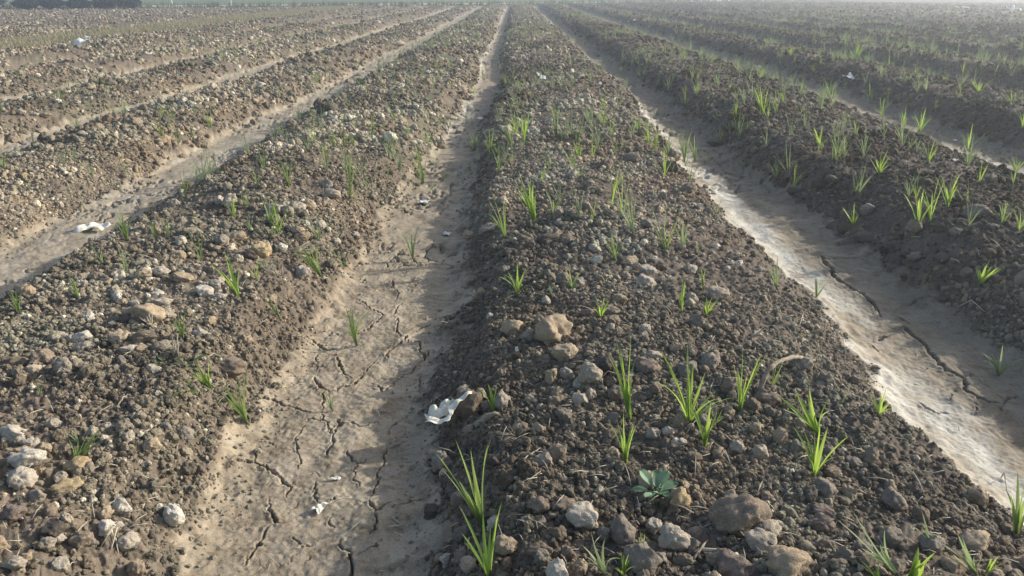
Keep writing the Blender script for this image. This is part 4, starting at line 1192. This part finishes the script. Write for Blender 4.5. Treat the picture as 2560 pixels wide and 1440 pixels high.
for k, (q0, q1, h_) in enumerate(SB):
    a, t = pix(*q0); b, _ = pix(*q1)
    mid = a.lerp(b, 0.5) + Vector((random.uniform(-.01, .01), random.uniform(-.01, .01), h_))
    R_ = ridge_of(a.x)
    md = land(np.array([a.x]), np.array([a.y]), False)[1][0]
    where = ('the cracked furrow mud' if md > 0.5 else RNAME[R_])
    tube_obj('straw_bit', [a + Vector((0, 0, 0.003)), mid, b + Vector((0, 0, 0.004))], [0.0011, 0.0012, 0.0006], M['straw'], 'thin bent straw bit lying on %s' % where, 'straw', 'straw bits on %s' % where, 5, 0.0004, k)

# litter too fine to count
V, F = [], []
for k in range(900):
    px_ = rng.uniform(0, 2560); py_ = rng.uniform(200, 1440)
    SBp = (px_, py_)
    V.append(SBp)
LP, LT = pix_many(V)
_, lm, _ = land(LP[:, 0], LP[:, 1], False)
V = []
for k in range(len(LP)):
    if lm[k] > 0.4 and k % 4: continue
    a = Vector(LP[k]) + Vector((0, 0, 0.004))
    az = rng.uniform(0, 6.28); L = rng.uniform(0.01, 0.045)
    d = Vector((math.cos(az), math.sin(az), rng.uniform(-0.1, 0.5))) * L
    v, f = tube([a, a + d * 0.5 + Vector((0, 0, 0.003)), a + d], [0.0007, 0.0008, 0.0004], 4)
    o0 = len(V); V += v; F += [tuple(i + o0 for i in q) for q in f]
tag(add('straw_litter', mesh_from('straw_litter', V, F, [M['straw']])), 'fine scattered straw and root fragments over the soil', kind='stuff')

def stubble(c, tipdir, n, L, spread, mat, label, seed, radius=0.0011, name='stubble_tuft'):
    r = random.Random(seed)
    p, t = pix(*c)
    V, F = [], []
    ax = Vector(tipdir).normalized()
    for k in range(n):
        d = (ax + Vector((r.gauss(0, spread), r.gauss(0, spread), r.gauss(0, spread * 0.7)))).normalized()
        l = L * r.uniform(0.55, 1.1)
        b = Vector((r.gauss(0, L * 0.06), r.gauss(0, L * 0.06), 0))
        e = b + d * l
        v, f = tube([b, b.lerp(e, 0.5) + Vector((0, 0, -0.04 * l)), e + Vector((0, 0, -0.08 * l))], [radius * 1.3, radius, radius * 0.4], 4)
        o0 = len(V); V += v; F += [tuple(i + o0 for i in q) for q in f]
    o = add(name, mesh_from(name, V, F, [mat]), p + Vector((0, 0, 0.004)))
    tag(o, label, 'stubble')
stubble((722,628), (1, -0.2, 0.35), 26, 0.075, 0.35, M['straw'], 'grey white fan of dry stubble between the white round clod and a green tuft', 1)
stubble((703,702), (-0.5, 0.1, 0.8), 14, 0.07, 0.3, M['straw'], 'bleached upright fan of dry stubble below the round green leaf', 2)
stubble((380,826), (0, -0.3, 0.5), 16, 0.035, 0.5, M['straw'], 'small white dry root fan under the broad flat tan clod', 3)
stubble((440,895), (-0.05, 0.1, 1), 14, 0.05, 0.22, M['straw'], 'upright brownish dry stubble beside a broad leaved seedling', 4)
stubble((1290,1092), (-0.3, -0.5, 0.25), 60, 0.045, 0.5, M['straw'], 'hairy dry root clump on brown crumbs beyond the dark twig', 5, 0.0007)
stubble((1780,893), (-0.3, -0.3, 0.3), 26, 0.035, 0.7, M['straw'], 'white frayed root tuft on a grey clod near the wide seedling', 6, 0.0008)
stubble((1190,760), (0.2, -0.2, 0.4), 24, 0.05, 0.8, M['root'], 'dark tangled dry root tuft on the shaded side of the middle ridge', 7)
stubble((1880,850), (0.3, 0.2, 0.5), 9, 0.04, 0.5, M['straw'], 'small pale dry root star above the slim forked seedling', 8)

# little round leaf and pale leaf weeds
def small_weed(c, n, L, W, label, mat, seed, el=35):
    p, t = pix(*c)
    e = add('weed_seedling', None, p)
    r = random.Random(seed)
    for k in range(n):
        a = k * 2.4 + r.uniform(-.4, .4); e_ = math.radians(el + r.uniform(-15, 15))
        d = Vector((math.cos(a) * math.cos(e_), math.sin(a) * math.cos(e_), math.sin(e_)))
        st = L * 0.6
        V, F = tube([Vector((0, 0, -0.004)), d * st], [0.0011, 0.0009], 5)
        lv, lf = broad_leaf(L, W, -0.25, 0.1)
        Rm = Matrix.Rotation(a, 4, 'Z') @ Matrix.Rotation(-e_ * 0.7, 4, 'Y')
        o0 = len(V); V += [d * st + (Rm @ Vector(q)) for q in lv]; F += [tuple(i + o0 for i in q) for q in lf]
        add('leaf', mesh_from('leaf', V, F, [mat]), parent=e)
    tag(e, label, 'weed')
small_weed((668,672), 3, 0.028, 0.026, 'tiny weed with a round pale green leaf near dry stubble', M['leaf_dull'], 1, 40)
small_weed((474,914), 4, 0.028, 0.013, 'tiny pale leaved weed at the foot of the broad leaved seedling', M['leaf_dull'], 2)
small_weed((415,918), 5, 0.03, 0.012, 'grey leaved withered weed on the stony ridge', M['leaf_dull'], 3, 25)
small_weed((462,985), 6, 0.022, 0.008, 'tiny grey green rosette weed on the stony ridge slope', M['leaf_green'], 4, 25)
small_weed((1745,525), 3, 0.02, 0.016, 'tiny white budded weed on the middle ridge near the pale crust', M['straw'], 5, 45)

# ------------------------------------------------------------------ dry grass strip, verge, bushes, posts
def clump(seed, n, spread, bend, W):
    r = random.Random(seed)
    V, F = [], []
    for k in range(n):
        v, f = blade(r, (r.gauss(0, 0.18), r.gauss(0, 0.18), -0.05), r.uniform(0, 6.28), spread * r.uniform(0.2, 1.2), bend * r.uniform(0.3, 1.5), r.uniform(0.5, 1.0), W, 4)
        o0 = len(V); V += v; F += [tuple(i + o0 for i in q) for q in f]
    return V, F

def grass_area(name, x, y, hgt, mat, label, seed, n_bl=9):
    """thousands of blades as one mesh of clumps"""
    base = [clump(seed + i, n_bl, 0.5, 0.7, 0.05) for i in range(5)]
    z = land(x, y)[0]
    VV, FF = [], []
    off = 0
    for k in range(len(x)):
        v, f = base[k % 5]
        a = rng.uniform(0, 6.28); h_ = hgt * rng.uniform(0.6, 1.3)
        A = np.array(v); c_, s_ = math.cos(a), math.sin(a)
        B = np.stack([(A[:, 0] * c_ - A[:, 1] * s_) * h_ + x[k], (A[:, 0] * s_ + A[:, 1] * c_) * h_ + y[k], A[:, 2] * h_ + z[k]], -1)
        VV.append(B); FF.append(np.array(f) + off); off += len(A)
    VV = np.concatenate(VV).astype(np.float32); FF = np.concatenate(FF).astype(np.int32)
    me = bpy.data.meshes.new(name)
    me.vertices.add(len(VV)); me.vertices.foreach_set('co', VV.reshape(-1))
    me.loops.add(FF.size); me.loops.foreach_set('vertex_index', FF.reshape(-1))
    me.polygons.add(len(FF)); me.polygons.foreach_set('loop_start', np.arange(0, FF.size, 4, dtype=np.int32))
    me.update(calc_edges=True)
    me.materials.append(mat)
    o = add(name, me)
    tag(o, label, kind='stuff')
    return o

n = 4200
y = 7.5 + 40 * rng.uniform(0, 1, n) ** 1.3
x = -8.2 + rng.normal(0, 0.5, n)
ok = y < np.interp(x, BX, BY) - 0.5
grass_area('dry_grass', x[ok], y[ok], 0.13, M['dry_grass'], 'strip of dry yellow grass between two tilled fields', 41, 7)
n = 2300
x = rng.uniform(-42, 46, n)
y = np.interp(x, BX, BY) + rng.uniform(-0.5, 1.5, n)
grass_area('verge_grass', x, y, 0.27, M['verge'], 'dark grass verge along the far end of the field', 43, 10)
n = 900
x = rng.uniform(-42, 46, n)
y = np.interp(x, BX, BY) + 5.6 + 14 * rng.uniform(0, 1, n) ** 1.5
grass_area('meadow_grass', x, y, 0.22, M['leaf_dull'], 'pale green grass beyond the dirt track', 45, 8)

def bush(loc, rx, ry, rz, nleaf, seed, label, name='bush'):
    r = random.Random(seed)
    e = add(name, None, loc)
    V, F = [], []
    for k in range(5):
        a = r.uniform(0, 6.28)
        tip = Vector((math.cos(a) * rx * 0.5, math.sin(a) * ry * 0.5, rz * 1.2))
        v, f = tube([Vector((0, 0, -0.1)), tip * 0.5 + Vector((0, 0, 0.05)), tip], [0.03, 0.018, 0.006], 5)
        o0 = len(V); V += v; F += [tuple(i + o0 for i in q) for q in f]
    add('stem', mesh_from('stem', V, F, [M['bark']]), parent=e)
    V, F = [], []
    for k in range(nleaf):
        d = Vector((r.gauss(0, 1), r.gauss(0, 1), r.gauss(0, 1))).normalized()
        q = r.uniform(0.35, 1.0) ** 0.6 * (0.8 + 0.35 * mnoise.noise(d * 2.2 + Vector((seed, 0, 0))))
        c = Vector((d.x * rx * q, d.y * ry * q, max(0.02, rz * (0.95 + d.z * q))))
        n_ = Vector((r.gauss(0, 1), r.gauss(0, 1), r.gauss(0, 1))).normalized()
        a = n_.orthogonal().normalized() * r.uniform(0.03, 0.06); b = n_.cross(a.normalized()) * r.uniform(0.015, 0.03)
        o0 = len(V); V += [c - a, c + b, c + a, c - b]; F.append((o0, o0 + 1, o0 + 2, o0 + 3))
    add('crown', mesh_from('crown', V, F, [M['bush']], False), parent=e)
    tag(e, label, 'bush')
lab = ['low dark bush at the start of the hedge behind the field corner', 'second dark bush along the far hedge', 'third dark bush along the far hedge', 'fourth dark bush along the far hedge', 'last dark bush of the far hedge before the open track']
for k, x_ in enumerate((-21.4, -20.5, -19.5, -18.5, -17.6)):
    bush((x_, float(np.interp(x_, BX, BY)) - 0.5, 0.1), 0.72, 0.4, 0.24 + 0.02 * (k % 2), 3200, 70 + k, lab[k])
bush((-22.7, 35.6, 0.1), 0.8, 0.6, 0.32, 1500, 81, 'rounded taller bush standing at the field corner')
bush((-24.0, 35.0, 0.1), 0.9, 0.7, 0.36, 1500, 82, 'tallest olive bush past the field corner')

for px_, lab in ((430, 'thin white leaning post near the end of the dark hedge'), (578, 'thin white post by the dirt track farther from the hedge')):
    d = rays(np.array([px_]), np.array([7]))[0]
    x_ = d[0] / d[1] * 50; y_ = 50.0
    for it in range(6):
        y_ = float(np.interp(x_, BX, BY)) + 1.2; x_ = d[0] / d[1] * y_
    V, F = tube([(0, 0, -0.1), (-0.02, 0, 0.5), (-0.05, 0, 1.0)], [0.028, 0.027, 0.026], 10)
    cap, cf = tube([(-0.05, 0, 1.0), (-0.051, 0, 1.02), (-0.052, 0, 1.035)], [0.034, 0.034, 0.016], 10)
    e = add('marker_post', None, (x_, y_, 0.1))
    add('shaft', mesh_from('shaft', V, F, [M['post']]), parent=e)
    add('cap', mesh_from('cap', cap, cf, [M['post']]), parent=e)
    tag(e, lab, 'post')

# ------------------------------------------------------------------ thin haze volume, added to imitate lens veil toward the sun
def veil_haze_box(x0, x1, y0, y1, z0, z1, dens):
    V = [(x, y, z) for z in (z0, z1) for y in (y0, y1) for x in (x0, x1)]
    F = [(0, 2, 3, 1), (4, 5, 7, 6), (0, 1, 5, 4), (2, 6, 7, 3), (0, 4, 6, 2), (1, 3, 7, 5)]
    m, nt, out = nmat('haze')
    vp = N(nt, 'ShaderNodeVolumePrincipled')
    vp.inputs['Color'].default_value = (0.86, 0.92, 1.0, 1)
    vp.inputs['Density'].default_value = dens
    vp.inputs['Anisotropy'].default_value = 0.55
    nt.links.new(vp.outputs[0], out.inputs['Volume'])
    o = add('haze', mesh_from('haze', V, F, [m], False))
    tag(o, 'thin pale haze added over the field to imitate lens veil', kind='stuff')
HAZE = 0.007
if HAZE:
    veil_haze_box(-1900, 1900, -1900, 1900, -1.5, 1.9, HAZE)

# ------------------------------------------------------------------ labels of look-alikes: name the nearest thing one can find
CUT = [' on ', ' with ', ' beside ', ' behind ', ' under ', ' lying ', ' below ', ' at ', ' near ', ' next ', ' wedged ', ' leaning ', ' touching ', ' alone ', ' in ', ' against ', ' among ', ' half ', ' between ', ' sitting ', ' carrying ', ' surrounded ', ' standing ', ' rising ', ' above ', ' framed ', ' growing ', ' where ', ' just ', ' overlapping ', ' pinned ', ' arching ', ' across ', ' rooted ', ' crossing ', ' bending ', ', ']
def short(l):
    for c in CUT:
        j = l.find(c)
        if j > 0: l = l[:j]
    return l
tops = [o for o in COL.objects if o.parent is None and 'category' in o]
refs = {}
for o in tops:
    if 'group' not in o:
        refs.setdefault(short(o['label']), []).append(o)
refs = [(k_, v_[0]) for k_, v_ in refs.items() if len(v_) == 1 and 2 <= len(k_.split()) <= 7]
RX = np.array([o.location[:2] for k_, o in refs])
for o in tops:
    if 'group' in o and o['category'] in ('clod', 'seedling', 'straw') and o.location.y < 4.5:
        d = np.hypot(RX[:, 0] - o.location.x, RX[:, 1] - o.location.y)
        j = int(d.argmin())
        if d[j] < 0.10 * (1 + 0.5 * o.location.y):
            base = short(o['label']).replace('soil clod', 'clod').replace('soil lump', 'lump')
            o['label'] = '%s close to the %s' % (base, refs[j][0])
byl = {}
for o in tops:
    byl.setdefault(o['label'], []).append(o)
for l, v_ in byl.items():
    if len(v_) > 1:
        for o in v_:
            o['group'] = v_[0]['group']
